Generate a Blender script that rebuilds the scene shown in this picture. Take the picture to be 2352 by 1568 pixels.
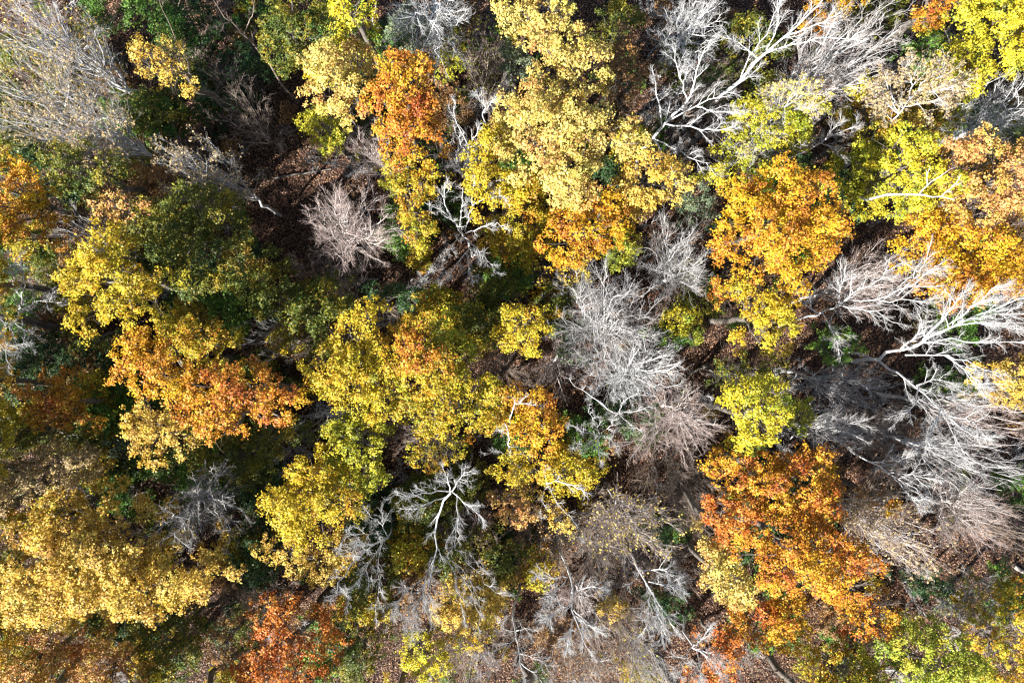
import bpy, math, numpy as np
from mathutils import Vector

# ------------------------------------------------------------------ camera, sky, sun, exposure
C = bpy.context.scene
for o in list(bpy.data.objects):
    bpy.data.objects.remove(o)
COL = C.collection
HC = 70.0                        # camera height above the forest floor
K = 0.75                         # half width / distance
cam_d = bpy.data.cameras.new("camera"); cam = bpy.data.objects.new("camera", cam_d); COL.objects.link(cam)
cam_d.sensor_width = 36; cam_d.lens = 24; cam_d.clip_start = 0.5; cam_d.clip_end = 600
cam.location = (0, 0, HC); cam.rotation_euler = (0, 0, 0)
C.camera = cam
SUN_EL, SUN_AZ = 34.0, 225.0     # degrees; azimuth of the sun clockwise from +Y (it stands lower left of the picture)
az, el = math.radians(SUN_AZ), math.radians(SUN_EL)
sun_dir = Vector((math.sin(az) * math.cos(el), math.cos(az) * math.cos(el), math.sin(el)))
w = bpy.data.worlds.new("World"); C.world = w; w.use_nodes = True
nt = w.node_tree; nt.nodes.clear()
sky = nt.nodes.new("ShaderNodeTexSky"); sky.sky_type = 'NISHITA'; sky.sun_disc = False
sky.sun_elevation = el; sky.sun_rotation = az
bg = nt.nodes.new("ShaderNodeBackground"); bg.inputs[1].default_value = 0.05
ow = nt.nodes.new("ShaderNodeOutputWorld")
nt.links.new(sky.outputs[0], bg.inputs[0]); nt.links.new(bg.outputs[0], ow.inputs[0])
sd = bpy.data.lights.new("sun", 'SUN'); sd.energy = 5.0; sd.angle = math.radians(0.5); sd.color = (1.0, 0.965, 0.91)
so = bpy.data.objects.new("sun", sd); COL.objects.link(so)
so.rotation_euler = sun_dir.to_track_quat('Z', 'Y').to_euler(); so.location = (-60, -60, 90)
C.view_settings.view_transform = 'Standard'; C.view_settings.look = 'None'
C.view_settings.gamma = 1.0; C.view_settings.use_curve_mapping = False
C.view_settings.exposure = 1.5
C.render.engine = 'CYCLES'
C.cycles.max_bounces = 6; C.cycles.diffuse_bounces = 1; C.cycles.transmission_bounces = 4; C.cycles.glossy_bounces = 1
C.cycles.filter_width = 1.3

# ------------------------------------------------------------------ helpers
def W(X, Y, z):                  # photo position (2352 x 1568) at height z -> world point
    return np.array([(X - 1176) / 1176 * K * (HC - z), -(Y - 784) / 1176 * K * (HC - z), z], float)
PX = K / 1176                    # metres per photo pixel and metre of distance

def nrm(a):
    return a / np.maximum(np.linalg.norm(a, axis=-1, keepdims=True), 1e-9)

def mesh_quads(name, V, F, mat, col=None, smooth=False):
    me = bpy.data.meshes.new(name)
    V = np.ascontiguousarray(V, np.float32).reshape(-1, 3); F = np.ascontiguousarray(F, np.int32).reshape(-1, 4)
    me.vertices.add(len(V)); me.vertices.foreach_set("co", V.ravel())
    me.loops.add(F.size); me.loops.foreach_set("vertex_index", F.ravel())
    me.polygons.add(len(F)); me.polygons.foreach_set("loop_start", np.arange(0, F.size, 4, dtype=np.int32))
    me.polygons.foreach_set("loop_total", np.full(len(F), 4, np.int32))
    me.update(calc_edges=True)
    if smooth: me.polygons.foreach_set("use_smooth", np.ones(len(F), bool))
    if col is not None:
        a = me.color_attributes.new("tint", 'FLOAT_COLOR', 'POINT')
        c = np.ones((len(V), 4), np.float32); c[:, :3] = col
        a.data.foreach_set("color", c.ravel())
    me.materials.append(mat)
    return me

def thing(name, label, cat, loc, group=None):
    o = bpy.data.objects.new(name, None); COL.objects.link(o); o.empty_display_size = 0.5
    o.location = tuple(float(v) for v in loc); o['label'] = label; o['category'] = cat
    if group: o['group'] = group
    return o

def part(name, me, parent):
    o = bpy.data.objects.new(name, me); COL.objects.link(o)
    if parent is not None: o.parent = parent
    return o

def dup(root, loc, rz, s, label=None):
    r = root.copy(); COL.objects.link(r); r.location = tuple(float(v) for v in loc)
    r.rotation_euler = (0, 0, rz); r.scale = (s, s, s)
    if label: r['label'] = label
    for ch in list(root.children):
        c = ch.copy(); COL.objects.link(c); c.parent = r
    return r

class Tubes:                     # gathers curved, tapering tubes of one mesh
    def __init__(s): s.V = []; s.F = []; s.n = 0
    def add(s, P, R, k):
        P = np.asarray(P, float); R = np.asarray(R, float)
        if P.ndim == 2: P = P[None]; R = R[None]
        N, n, _ = P.shape
        if N == 0: return
        T = nrm(np.gradient(P, axis=1))
        D = np.abs(nrm(P[:, -1] - P[:, 0])); ref = np.zeros((N, 3)); ref[np.arange(N), D.argmin(1)] = 1
        U = nrm(np.cross(T, ref[:, None, :])); Vv = np.cross(T, U)
        a = np.arange(k) * 2 * np.pi / k
        ring = P[:, :, None, :] + R[:, :, None, None] * (np.cos(a)[None, None, :, None] * U[:, :, None, :] + np.sin(a)[None, None, :, None] * Vv[:, :, None, :])
        s.V.append(ring.reshape(-1, 3))
        c = np.arange(N)[:, None, None] * n * k; i = np.arange(n - 1)[None, :, None] * k; j = np.arange(k)[None, None, :]; j2 = (j + 1) % k
        s.F.append((np.stack([c + i + j, c + i + j2, c + i + k + j2, c + i + k + j], -1) + s.n).reshape(-1, 4))
        s.n += N * n * k
    def mesh(s, name, mat, off=(0, 0, 0)):
        V = np.concatenate(s.V) - np.asarray(off)
        return mesh_quads(name, V, np.concatenate(s.F), mat, smooth=True)

def curves(rg, p0, d, L, r, n, wob=0.25, up=0.12, tip=0.25):   # wandering branches
    N = len(p0); P = np.zeros((N, n, 3)); P[:, 0] = p0; d = nrm(d); st = (L / (n - 1))[:, None]
    for i in range(1, n):
        d = nrm(d + rg.normal(0, wob, (N, 3)) + np.array([0, 0, up]))
        P[:, i] = P[:, i - 1] + d * st
    R = r[:, None] * np.linspace(1, tip, n)[None]
    return P, R

def kids(rg, P, R, L, m, ang=(0.5, 1.0), ratio=0.45, t0=0.2, flat=0.0):
    N, n, _ = P.shape
    t = t0 + (1 - t0) * ((np.arange(m)[None] + rg.random((N, m))) / m); t = np.minimum(t, 0.999)
    f = t * (n - 1); i = f.astype(int); fr = (f - i)[..., None]; ii = np.arange(N)[:, None]
    p = P[ii, i] * (1 - fr) + P[ii, i + 1] * fr
    T = nrm(P[ii, i + 1] - P[ii, i]); rr = R[ii, i] * (1 - fr[..., 0]) + R[ii, i + 1] * fr[..., 0]
    q = nrm(np.cross(T, nrm(rg.normal(0, 1, (N, m, 3)) * np.array([1, 1, 1 - flat]))))
    a = rg.uniform(ang[0], ang[1], (N, m, 1))
    d = T * np.cos(a) + q * np.sin(a)
    l = L[:, None] * ratio * (1.15 - 0.65 * t) * rg.uniform(0.65, 1.25, (N, m))
    return p.reshape(-1, 3), d.reshape(-1, 3), l.reshape(-1), rr.reshape(-1)

# ------------------------------------------------------------------ materials
def newmat(name):
    m = bpy.data.materials.new(name); m.use_nodes = True; t = m.node_tree; t.nodes.clear()
    return m, t, t.nodes.new, t.links.new

TW = {'white': 'grey', 'grey': 'twig', 'pink': 'rosy', 'brown': 'brown', 'dark': 'brown'}
def leaf_mat(name, trans=0.35):
    m, t, N, L = newmat(name)
    at = N("ShaderNodeAttribute"); at.attribute_name = "tint"
    d = N("ShaderNodeBsdfPrincipled"); d.inputs["Roughness"].default_value = 0.5
    d.inputs["Specular IOR Level"].default_value = 0.35
    tr = N("ShaderNodeBsdfTranslucent"); mx = N("ShaderNodeMixShader"); mx.inputs[0].default_value = trans
    o = N("ShaderNodeOutputMaterial")
    L(at.outputs["Color"], d.inputs["Base Color"]); L(at.outputs["Color"], tr.inputs["Color"])
    L(d.outputs[0], mx.inputs[1]); L(tr.outputs[0], mx.inputs[2]); L(mx.outputs[0], o.inputs[0])
    return m

def bark_mat(name, a, b, sc=3.0):
    m, t, N, L = newmat(name)
    g = N("ShaderNodeTexCoord"); n = N("ShaderNodeTexNoise"); n.inputs["Scale"].default_value = sc; n.inputs["Detail"].default_value = 6
    r = N("ShaderNodeValToRGB"); r.color_ramp.elements[0].position = 0.35; r.color_ramp.elements[1].position = 0.6
    r.color_ramp.elements[0].color = (*a, 1); r.color_ramp.elements[1].color = (*b, 1)
    d = N("ShaderNodeBsdfPrincipled"); d.inputs["Roughness"].default_value = 0.8
    bp = N("ShaderNodeBump"); bp.inputs["Strength"].default_value = 0.5; bp.inputs["Distance"].default_value = 0.03
    o = N("ShaderNodeOutputMaterial")
    L(g.outputs["Object"], n.inputs["Vector"]); L(n.outputs["Fac"], r.inputs[0]); L(r.outputs[0], d.inputs["Base Color"])
    L(n.outputs["Fac"], bp.inputs["Height"]); L(bp.outputs[0], d.inputs["Normal"]); L(d.outputs[0], o.inputs[0])
    return m

LEAF = leaf_mat("leaf", 0.28)
LITTER = leaf_mat("dry_leaf", 0.1)
BARK = {
    'dark': bark_mat("dark_bark", (0.10, 0.085, 0.07), (0.2, 0.175, 0.15)),
    'grey': bark_mat("grey_bark", (0.42, 0.41, 0.40), (0.62, 0.61, 0.60)),
    'white': bark_mat("white_bark", (0.6, 0.6, 0.6), (0.85, 0.85, 0.85)),
    'pink': bark_mat("pinkish_bark", (0.5, 0.44, 0.41), (0.66, 0.6, 0.57)),
    'twig': bark_mat("grey_twigs", (0.32, 0.30, 0.29), (0.48, 0.46, 0.45)),
    'rosy': bark_mat("rosy_twigs", (0.36, 0.27, 0.24), (0.52, 0.41, 0.37)),
    'brown': bark_mat("brown_bark", (0.2, 0.15, 0.12), (0.34, 0.27, 0.22)),
    'log': bark_mat("weathered_wood", (0.3, 0.24, 0.19), (0.55, 0.47, 0.38), 5),
}

# ------------------------------------------------------------------ leaf crowns
PAL = {  # (main, second, accent, share of second, share of accent)
    'Y':  ((.66, .47, .03), (.42, .38, .03), (.70, .34, .03), .38, .10),
    'YB': ((.80, .60, .04), (.56, .52, .04), (.24, .36, .04), .38, .12),
    'YG': ((.44, .41, .03), (.28, .34, .03), (.66, .48, .03), .40, .14),
    'YO': ((.58, .43, .03), (.30, .34, .03), (.66, .27, .03), .38, .20),
    'GT': ((.80, .60, .17), (.66, .54, .10), (.66, .33, .11), .35, .18),
    'GD': ((.76, .48, .07), (.80, .56, .13), (.44, .24, .05), .40, .12),
    'O':  ((.66, .26, .03), (.72, .46, .03), (.44, .11, .03), .42, .26),
    'OY': ((.76, .48, .025), (.68, .28, .03), (.46, .14, .03), .42, .14),
    'R':  ((.60, .15, .03), (.62, .25, .04), (.64, .38, .06), .35, .10),
    'RP': ((.76, .34, .14), (.74, .46, .10), (.44, .36, .05), .40, .12),
    'T':  ((.54, .40, .19), (.44, .33, .18), (.66, .48, .08), .40, .15),
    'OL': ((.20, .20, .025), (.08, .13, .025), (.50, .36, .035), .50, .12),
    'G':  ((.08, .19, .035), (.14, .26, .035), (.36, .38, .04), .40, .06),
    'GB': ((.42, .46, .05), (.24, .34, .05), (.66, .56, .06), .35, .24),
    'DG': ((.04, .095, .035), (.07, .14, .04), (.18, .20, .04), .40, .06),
    'PG': ((.16, .23, .13), (.24, .29, .18), (.34, .33, .14), .40, .06),
    'BR': ((.30, .16, .07), (.40, .24, .10), (.54, .28, .06), .40, .12),
}

def noise3(rg, P, s):
    v = np.zeros(len(P))
    for _ in range(5):
        k = rg.normal(0, 1, 3) / s; v += np.sin(P @ k * 2.2 + rg.uniform(0, 6.28))
    return v / 5 * 1.4

def inpoly(px, py, poly):
    x, y = poly[:, 0], poly[:, 1]; x2, y2 = np.roll(x, -1), np.roll(y, -1); c = np.zeros(px.shape, bool)
    for a, b, a2, b2 in zip(x, y, x2, y2):
        if b == b2: continue
        c ^= ((b > py) != (b2 > py)) & (px < (a2 - a) * (py - b) / (b2 - b) + a)
    return c

def edge_dist(px, py, poly):
    d = np.full(px.shape, 1e9)
    for a, b in zip(poly, np.roll(poly, -1, 0)):
        e = b - a; t = np.clip(((px - a[0]) * e[0] + (py - a[1]) * e[1]) / (e @ e), 0, 1)
        d = np.minimum(d, np.hypot(px - a[0] - t * e[0], py - a[1] - t * e[1]))
    return d

def lobes_in(rg, poly, top, depth, lr):
    lo, hi = poly.min(0), poly.max(0); area = (hi - lo).prod()
    n = int(area / lr ** 2 * 14) + 40
    q = rg.uniform(lo, hi, (n, 2)); q = q[inpoly(q[:, 0], q[:, 1], poly)]
    d = edge_dist(q[:, 0], q[:, 1], poly); q = q[d > lr * 0.22]; d = d[d > lr * 0.22]
    acc = []; dd = []
    for p, e in zip(q, d):
        if all((p[0] - a[0]) ** 2 + (p[1] - a[1]) ** 2 > (lr * 1.05) ** 2 for a in acc): acc.append(p); dd.append(e)
    if not acc: acc = [poly.mean(0)]; dd = [lr]
    acc = np.array(acc); dd = np.array(dd); mx = max(dd.max(), lr)
    u = np.clip(dd / mx, 0, 1)
    z = top - depth * (1 - u) ** 1.6 + rg.normal(0, 0.11 * depth + 0.3, len(u)) - lr * 0.6
    r = np.minimum(lr * rg.uniform(0.62, 1.08, len(u)), np.maximum(dd + 0.3 * lr, lr * 0.55))
    return np.column_stack([acc, z]), r

def leaves(rg, Cn, R, dens, size, pal, thin=0.0, under=0.8):
    if under > 0:                                   # lower boughs round out the crown
        k = rg.random(len(Cn)) < under
        Cu = Cn[k] + np.column_stack([rg.normal(0, .5, (k.sum(), 2)), -rg.uniform(1.4, 3.2, k.sum())]); Ru = R[k] * 0.95
        lay = np.concatenate([np.zeros(len(Cn)), np.ones(k.sum())]); Cn = np.concatenate([Cn, Cu]); R = np.concatenate([R, Ru])
    ns = np.maximum((R ** 2 * 22.0 * (1 - thin)).astype(int), 3)     # sprays on each bough
    li = np.repeat(np.arange(len(R)), ns); S = len(li)
    v = nrm(rg.normal(0, 1, (S, 3)) + np.array([0, 0, 0.55]))
    sp = Cn[li] + v * (R[li] * rg.uniform(0.62, 1.08, S))[:, None] * np.array([1, 1, 0.8])
    nl = rg.poisson(dens, S); si = np.repeat(np.arange(S), nl); M = len(si)
    sg = rg.uniform(0.11, 0.2, S)
    g = rg.normal(0, 1, (M, 3)) * sg[si][:, None]; g[:, 2] *= 0.6
    P = sp[si] + g
    n = nrm(v[si] * 0.65 + np.array([-.12, -.12, 0.7]) + rg.normal(0, 0.55, (M, 3)))
    a = nrm(np.cross(n, rg.normal(0, 1, (M, 3)))); b = np.cross(n, a)
    s = (size * rg.uniform(0.65, 1.3, M))[:, None]
    V = np.stack([P - a * s, P - b * s * 0.62 + n * s * 0.22, P + a * s, P + b * s * 0.62 + n * s * 0.22], 1)
    A, B, Cc, fb, fc = PAL[pal]; A, B, Cc = map(np.array, (A, B, Cc))
    m = noise3(rg, P, 2.2) * 0.5 + noise3(rg, Cn, 1.0)[li][si] * 0.85 + rg.normal(0, 0.45, M)
    th = np.quantile(m, 1 - fb); wb = 1 / (1 + np.exp(-(m - th) * 4.5))
    col = A * (1 - wb[:, None]) + B * wb[:, None]
    m2 = noise3(rg, P, 1.6) + noise3(rg, Cn, .9)[li][si] * .7 + rg.normal(0, 0.6, M); wc = 1 / (1 + np.exp(-(m2 - np.quantile(m2, 1 - fc)) * 5))
    col = col * (1 - wc[:, None]) + Cc * wc[:, None]
    col = np.clip(col * (rg.lognormal(0, 0.24, M) * rg.lognormal(0, 0.14, S)[si])[:, None], 0.005, 0.9)
    F = np.arange(M * 4).reshape(-1, 4)
    return V.reshape(-1, 3), F, np.repeat(col, 4, 0)

def limb(rg, a, b, n=7, sag=0.12):                 # curved limb from a to b, rising first outward
    t = np.linspace(0, 1, n)[:, None]; L = np.linalg.norm(b - a)
    mid = (a + b) / 2 + np.array([0, 0, -sag * L]) + rg.normal(0, 0.05 * L, 3)
    P = (1 - t) ** 2 * a + 2 * t * (1 - t) * mid + t ** 2 * b
    P[1:-1] += rg.normal(0, 0.02 * L, (n - 2, 3)); return P

TREES = []
def leafy(label, poly, top, pal, lr=1.25, dens=24, size=0.092, depth=None, thin=0.0, bark='dark', name='autumn_tree', twig=0, cat='tree', holes=0.0, base=None):
    seed = sum(ord(c) * (i + 1) for i, c in enumerate(label)) % 99991; rg = np.random.default_rng(seed)
    poly = np.array(poly, float)
    area = 0.5 * abs(np.dot(poly[:, 0], np.roll(poly[:, 1], 1)) - np.dot(poly[:, 1], np.roll(poly[:, 0], 1)))
    rad = math.sqrt(area / math.pi) * PX * (HC - top)
    depth = (depth or max(1.2, min(0.4 * top, 0.7 * rad)))
    ze = top - depth * 0.85
    poly = poly.mean(0) + (poly - poly.mean(0)) * (1.05 if rad < 4.5 else 1.0)
    pw = np.array([W(x, y, ze)[:2] for x, y in poly])
    lr = min(lr, rad * 0.55)
    Cn, R = lobes_in(rg, pw, top, depth, lr)
    if holes: k = rg.random(len(R)) > holes; Cn, R = Cn[k], R[k]
    cen = Cn[:, :2].mean(0)
    bp = np.array([cen[0], cen[1], 0.0]) if base is None else W(base[0], base[1], 0)
    V, F, col = leaves(rg, Cn, R, dens, size, pal, thin)
    root = thing(name, label, cat, bp)
    T = Tubes(); h = max(top - depth - 1.0, top * 0.35); r0 = 0.012 * top + 0.05
    fork = np.array([cen[0], cen[1], h]) + np.append(rg.normal(0, 0.3, 2), 0)
    T.add(limb(rg, bp + [0, 0, -0.2], fork, 7, 0.0), np.linspace(r0 * 1.35, r0 * 0.8, 7), 8)
    k = min(len(R), 16); ids = rg.permutation(len(R))[:k]
    P = np.array([limb(rg, fork - [0, 0, rg.uniform(0, 0.25 * h)], Cn[i]) for i in ids])
    rr = r0 * rg.uniform(0.3, 0.5, k); T.add(P, rr[:, None] * np.linspace(1, 0.25, 7)[None], 5)
    Lk = np.linalg.norm(P[:, -1] - P[:, 0], axis=1)
    p, d, l, r = kids(rg, P, rr[:, None] * np.linspace(1, 0.25, 7)[None], Lk, 7, ratio=0.45, t0=0.35)
    P2, R2 = curves(rg, p, d, l, np.maximum(r * 0.55, 0.015), 4); T.add(P2, R2, 3)
    if twig:
        p, d, l, r = kids(rg, P2, R2, l, twig, ratio=0.6, t0=0.2)
        P3, R3 = curves(rg, p, d, l + 0.4, np.full(len(l), 0.013), 4); T.add(P3, R3, 3)
    part("trunk", T.mesh("trunk", BARK[bark], bp), root)
    part("crown", mesh_quads("crown", V - bp, F, LEAF, col), root)
    TREES.append((cen[0], cen[1], rad, top)); return root

# ------------------------------------------------------------------ bare trees
def grow_twigs(rg, T, P, R, L, m, dens, rt, fan, up, T0=None):
    p, d, l, r = kids(rg, P, R, L, m, (0.3, 0.8 * fan), 0.46, 0.2)
    P2, R2 = curves(rg, p, d, l, np.maximum(r * 0.5, rt * 2.3), 6, 0.10, up, 0.3); (T0 or T).add(P2, R2, 4)
    p, d, l2, r = kids(rg, P2, R2, l, dens[0], (0.3, 0.7), 0.52, 0.12)
    P3, R3 = curves(rg, p, d, l2, np.maximum(r * 0.5, rt * 1.15), 5, 0.11, up); T.add(P3, R3, 3)
    p, d, l3, r = kids(rg, P3, R3, l2, dens[1], (0.3, 0.75), 0.62, 0.1)
    P4, R4 = curves(rg, p, d, np.maximum(l3, 0.35), np.full(len(l3), rt), 4, 0.16, up, 0.5); T.add(P4, R4, 3)
    return P4

def bare(label, cen, rad, top, bark='grey', n=11, m=8, dens=(6, 5), fork=None, fh=0.45, rt=0.009, fan=1.0, twigcol=None, ry=None, leaf=None, nleaf=0, name='bare_tree', thick=1.0, lean=None):
    seed = sum(ord(c) * (i + 1) for i, c in enumerate(label)) % 99991; rg = np.random.default_rng(seed)
    n = int(n * 1.6); dens = (dens[0] - 1, dens[1] - 2); ry = ry or rad; zt = top * 0.86; c = W(cen[0], cen[1], zt); s = PX * (HC - zt); rx, ryw = rad * s * 1.08, ry * s * 1.08
    zf = top * fh
    f = W(fork[0], fork[1], zf) if fork else np.array([c[0] * 0.9 + rg.normal(0, .3), c[1] * 0.9 + rg.normal(0, .3), zf])
    b = np.array([f[0] + rg.normal(0, 0.3), f[1] + rg.normal(0, 0.3), 0.0])
    if lean: b = W(lean[0], lean[1], 0)
    root = thing(name, label, 'tree', b); T = Tubes(); r0 = (0.007 * top + 0.03) * thick
    T.add(limb(rg, b + [0, 0, -0.2], f, 7, 0), np.linspace(r0 * 1.3, r0 * 0.9, 7), 8)
    a = (np.arange(n) + rg.uniform(-.3, .3, n)) * 2.399963; q = np.sqrt((np.arange(n) + 0.6) / n) * 0.98
    tips = np.column_stack([c[0] + rx * q * np.cos(a), c[1] + ryw * q * np.sin(a), top - (q ** 2) * 0.27 * top + rg.normal(0, 0.3, n) - 1.0])
    P = np.array([limb(rg, f + [0, 0, rg.uniform(-0.12, 0.1) * top], t, 8, 0.08) for t in tips])
    rr = r0 * rg.uniform(0.32, 0.58, n); R = rr[:, None] * np.linspace(1, 0.22, 8)[None]
    T.add(P, R, 6); L = np.linalg.norm(P[:, -1] - P[:, 0], axis=1)
    T2 = Tubes(); L = np.minimum(L, 1.4 * max(rx, ryw) + 1.5)
    P4 = grow_twigs(rg, T2, P, R, L, m, dens, rt, fan, 0.06, T)
    part("trunk", T.mesh("trunk", BARK[bark], b), root)
    part("branches", T2.mesh("branches", BARK[twigcol or TW[bark]], b), root)
    if leaf: hang_leaves(rg, root, b, P4, leaf, nleaf)
    TREES.append((c[0], c[1], rx, top)); return root

def hang_leaves(rg, root, b, P4, pal, nleaf):
    i = rg.integers(0, len(P4), nleaf); q = P4[i, -1] + rg.normal(0, 0.06, (nleaf, 3)); M = nleaf
    nn = nrm(rg.normal(0, 1, (M, 3)) + [0, 0, .5]); a = nrm(np.cross(nn, rg.normal(0, 1, (M, 3)))); bb = np.cross(nn, a); s = rg.uniform(.07, .13, M)[:, None]
    V = np.stack([q - a * s, q - bb * s * .6, q + a * s, q + bb * s * .6], 1).reshape(-1, 3)
    A, B = np.array(PAL[pal][0]), np.array(PAL[pal][1]); w_ = rg.random((M, 1)); col = (A * w_ + B * (1 - w_)) * rg.lognormal(0, .2, (M, 1))
    part("crown", mesh_quads("crown", V - b, np.arange(M * 4).reshape(-1, 4), LEAF, np.repeat(np.clip(col, 0, .9), 4, 0)), root)

def traced(label, base, limbs, bark='white', m=10, dens=(6, 4), r0=0.2, rt=0.009, tl=2.6, twigcol=None, name='bare_tree', up=0.03, leaf=None, nleaf=0):
    """limbs: lists of (X, Y, z) points along each main limb; base: where the trunk stands, (X, Y) at the ground"""
    seed = sum(ord(c) * (i + 1) for i, c in enumerate(label)) % 99991; rg = np.random.default_rng(seed)
    r0 = r0 * 0.56; tl = tl * 0.8; b = W(base[0], base[1], 0); root = thing(name, label, 'tree', b); T = Tubes(); PP = []; RR = []
    for k, l in enumerate(limbs):
        q = np.array([W(*p) for p in l]); 
        t = np.linspace(0, len(q) - 1, 10); x = np.column_stack([np.interp(t, np.arange(len(q)), q[:, j]) for j in range(3)])
        x[1:-1] = 0.25 * x[:-2] + 0.5 * x[1:-1] + 0.25 * x[2:]
        Ls = np.linalg.norm(np.diff(x, axis=0), axis=1).sum(); x[1:-1] += rg.normal(0, 0.009 * Ls, (8, 3))
        r = r0 * (1.0 if k == 0 else rg.uniform(0.4, 0.6)); rr = r * np.linspace(1, 0.18, 10)
        T.add(x, rr, 7); PP.append(x); RR.append(rr)
    f = PP[0][0]; T.add(limb(rg, b + [0, 0, -0.2], f, 6, 0), np.linspace(r0 * 1.35, r0, 6), 8)
    T2 = Tubes(); P4 = grow_twigs(rg, T2, np.array(PP), np.array(RR), np.full(len(PP), tl / 0.46), m, dens, rt, 1.0, up, T)
    part("trunk", T.mesh("trunk", BARK[bark], b), root)
    part("branches", T2.mesh("branches", BARK[twigcol or TW[bark]], b), root)
    if leaf: hang_leaves(rg, root, b, P4, leaf, nleaf)
    TREES.append((f[0], f[1], 2.0, 14)); return root

# ------------------------------------------------------------------ the forest floor
def ground():
    nx, ny = 220, 160; x = np.linspace(-95, 95, nx); y = np.linspace(-70, 70, ny); X, Y = np.meshgrid(x, y)
    rg = np.random.default_rng(3); P = np.column_stack([X.ravel(), Y.ravel(), np.zeros(X.size)])
    Z = (noise3(rg, P, 9) * 0.12 + noise3(rg, P, 3) * 0.05)
    P[:, 2] = Z - 0.1; i = np.arange(nx * ny).reshape(ny, nx)
    F = np.stack([i[:-1, :-1], i[:-1, 1:], i[1:, 1:], i[1:, :-1]], -1)
    m, t, N, L = newmat("forest_floor")
    g = N("ShaderNodeTexCoord"); v = N("ShaderNodeTexVoronoi"); v.inputs["Scale"].default_value = 7
    r = N("ShaderNodeValToRGB"); e = r.color_ramp.elements
    e[0].color = (.03, .015, .01, 1); e[1].color = (.09, .045, .026, 1); r.color_ramp.elements.new(.5).color = (.05, .024, .014, 1)
    n2 = N("ShaderNodeTexNoise"); n2.inputs["Scale"].default_value = 0.5; n2.inputs["Detail"].default_value = 8
    mx = N("ShaderNodeMixRGB"); mx.blend_type = 'MULTIPLY'; mx.inputs[0].default_value = 0.6
    d = N("ShaderNodeBsdfPrincipled"); d.inputs["Roughness"].default_value = 0.9; o = N("ShaderNodeOutputMaterial")
    sep = N("ShaderNodeSeparateColor"); bp = N("ShaderNodeBump"); bp.inputs["Strength"].default_value = 0.8; bp.inputs["Distance"].default_value = 0.06
    L(g.outputs["Object"], v.inputs["Vector"]); L(g.outputs["Object"], n2.inputs["Vector"]); L(v.outputs["Color"], sep.inputs[0])
    L(sep.outputs[0], r.inputs[0]); L(r.outputs[0], mx.inputs[1]); L(n2.outputs["Color"], mx.inputs[2]); L(mx.outputs[0], d.inputs["Base Color"])
    L(v.outputs["Distance"], bp.inputs["Height"]); L(bp.outputs[0], d.inputs["Normal"]); L(d.outputs[0], o.inputs[0])
    o_ = part("ground", mesh_quads("ground", P, F, m, smooth=True), None); o_['kind'] = 'structure'
    # fallen leaves
    M = 520000; q = np.column_stack([rg.uniform(-54, 54, M), rg.uniform(-37, 37, M), rg.uniform(0.02, 0.16, M)])
    nn = nrm(rg.normal(0, .45, (M, 3)) + [0, 0, 1]); a = nrm(np.cross(nn, rg.normal(0, 1, (M, 3)))); b = np.cross(nn, a); s = rg.uniform(.04, .10, M)[:, None]
    V = np.stack([q - a * s, q - b * s * .7 + nn * s * .2, q + a * s, q + b * s * .7 + nn * s * .2], 1).reshape(-1, 3)
    pal = np.array([(.28, .14, .085), (.35, .20, .12), (.15, .075, .05), (.43, .28, .18), (.31, .15, .07), (.38, .27, .09)])
    col = pal[rg.choice(6, M, p=[.28, .22, .22, .12, .12, .04])] * rg.lognormal(0, .2, (M, 1))
    l = part("leaf_litter", mesh_quads("leaf_litter", V, np.arange(M * 4).reshape(-1, 4), LITTER, np.repeat(col, 4, 0)), None)
    l['kind'] = 'stuff'; l['category'] = 'leaf litter'; l['label'] = "brown and rust fallen leaves carpeting the forest floor"
ground()

#DATA
# ------------------------------------------------------------------ leafy trees: label, crown outline in the photo, top height, colours
L_ = leafy
# top edge, left to right
L_("olive-leaved tree in shade left of the round pale gold crown, near the top edge", [(600,20),(640,-20),(740,-20),(768,60),(745,110),(700,150),(650,165),(615,130),(590,90)], 14, 'OL')
L_("bright lemon-yellow crown cut by the top edge beside a tall pale trunk", [(745,-40),(850,-40),(848,40),(838,68),(812,82),(785,62),(760,28)], 20, 'YB', lr=1.0)
L_("small sparse golden crown standing alone over the dark hollow at top left", [(298,110),(330,92),(370,85),(405,95),(428,130),(410,165),(390,192),(350,182),(320,168),(298,140)], 17, 'GD', lr=.8, thin=.35, twig=4)
L_("round dense pale gold crown at the edge of the dark hollow", [(745,112),(790,92),(838,112),(845,170),(838,240),(802,270),(762,264),(738,242),(700,236),(684,205),(695,178),(715,165),(722,135)], 20, 'GT', lr=1.1, size=.1, depth=4.5)
L_("rust-orange tall crown next to the round pale gold one", [(858,115),(905,108),(945,128),(965,113),(985,150),(1000,210),(998,255),(1003,300),(1000,335),(978,378),(930,378),(888,368),(872,325),(872,298),(835,272),(832,225),(850,180),(878,160)], 20, 'O', lr=1.1)
L_("yellow and orange crown hanging below the rust-orange tall crown", [(890,375),(975,378),(1003,400),(990,432),(962,470),(1000,520),(1003,552),(950,562),(930,522),(936,500),(905,462),(874,440),(880,400)], 18, 'YO', lr=1.0)
L_("small yellow-green crown in shade below the round pale gold crown", [(680,242),(720,246),(780,272),(792,322),(778,348),(740,345),(715,322),(690,292)], 12, 'YG', lr=.9)
L_("gold crown on the top edge right of the twiggy grey-green trees", [(1135,10),(1160,-40),(1290,-40),(1322,20),(1325,62),(1290,82),(1242,102),(1215,112),(1190,90),(1150,52)], 17, 'GT', lr=1.1)
L_("brown-orange half bare crown between gold crowns and white trees at top", [(1400,60),(1450,50),(1478,100),(1480,180),(1462,235),(1482,290),(1450,292),(1402,235),(1392,160)], 15, 'BR', lr=1.0, thin=.45, twig=3)
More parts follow.
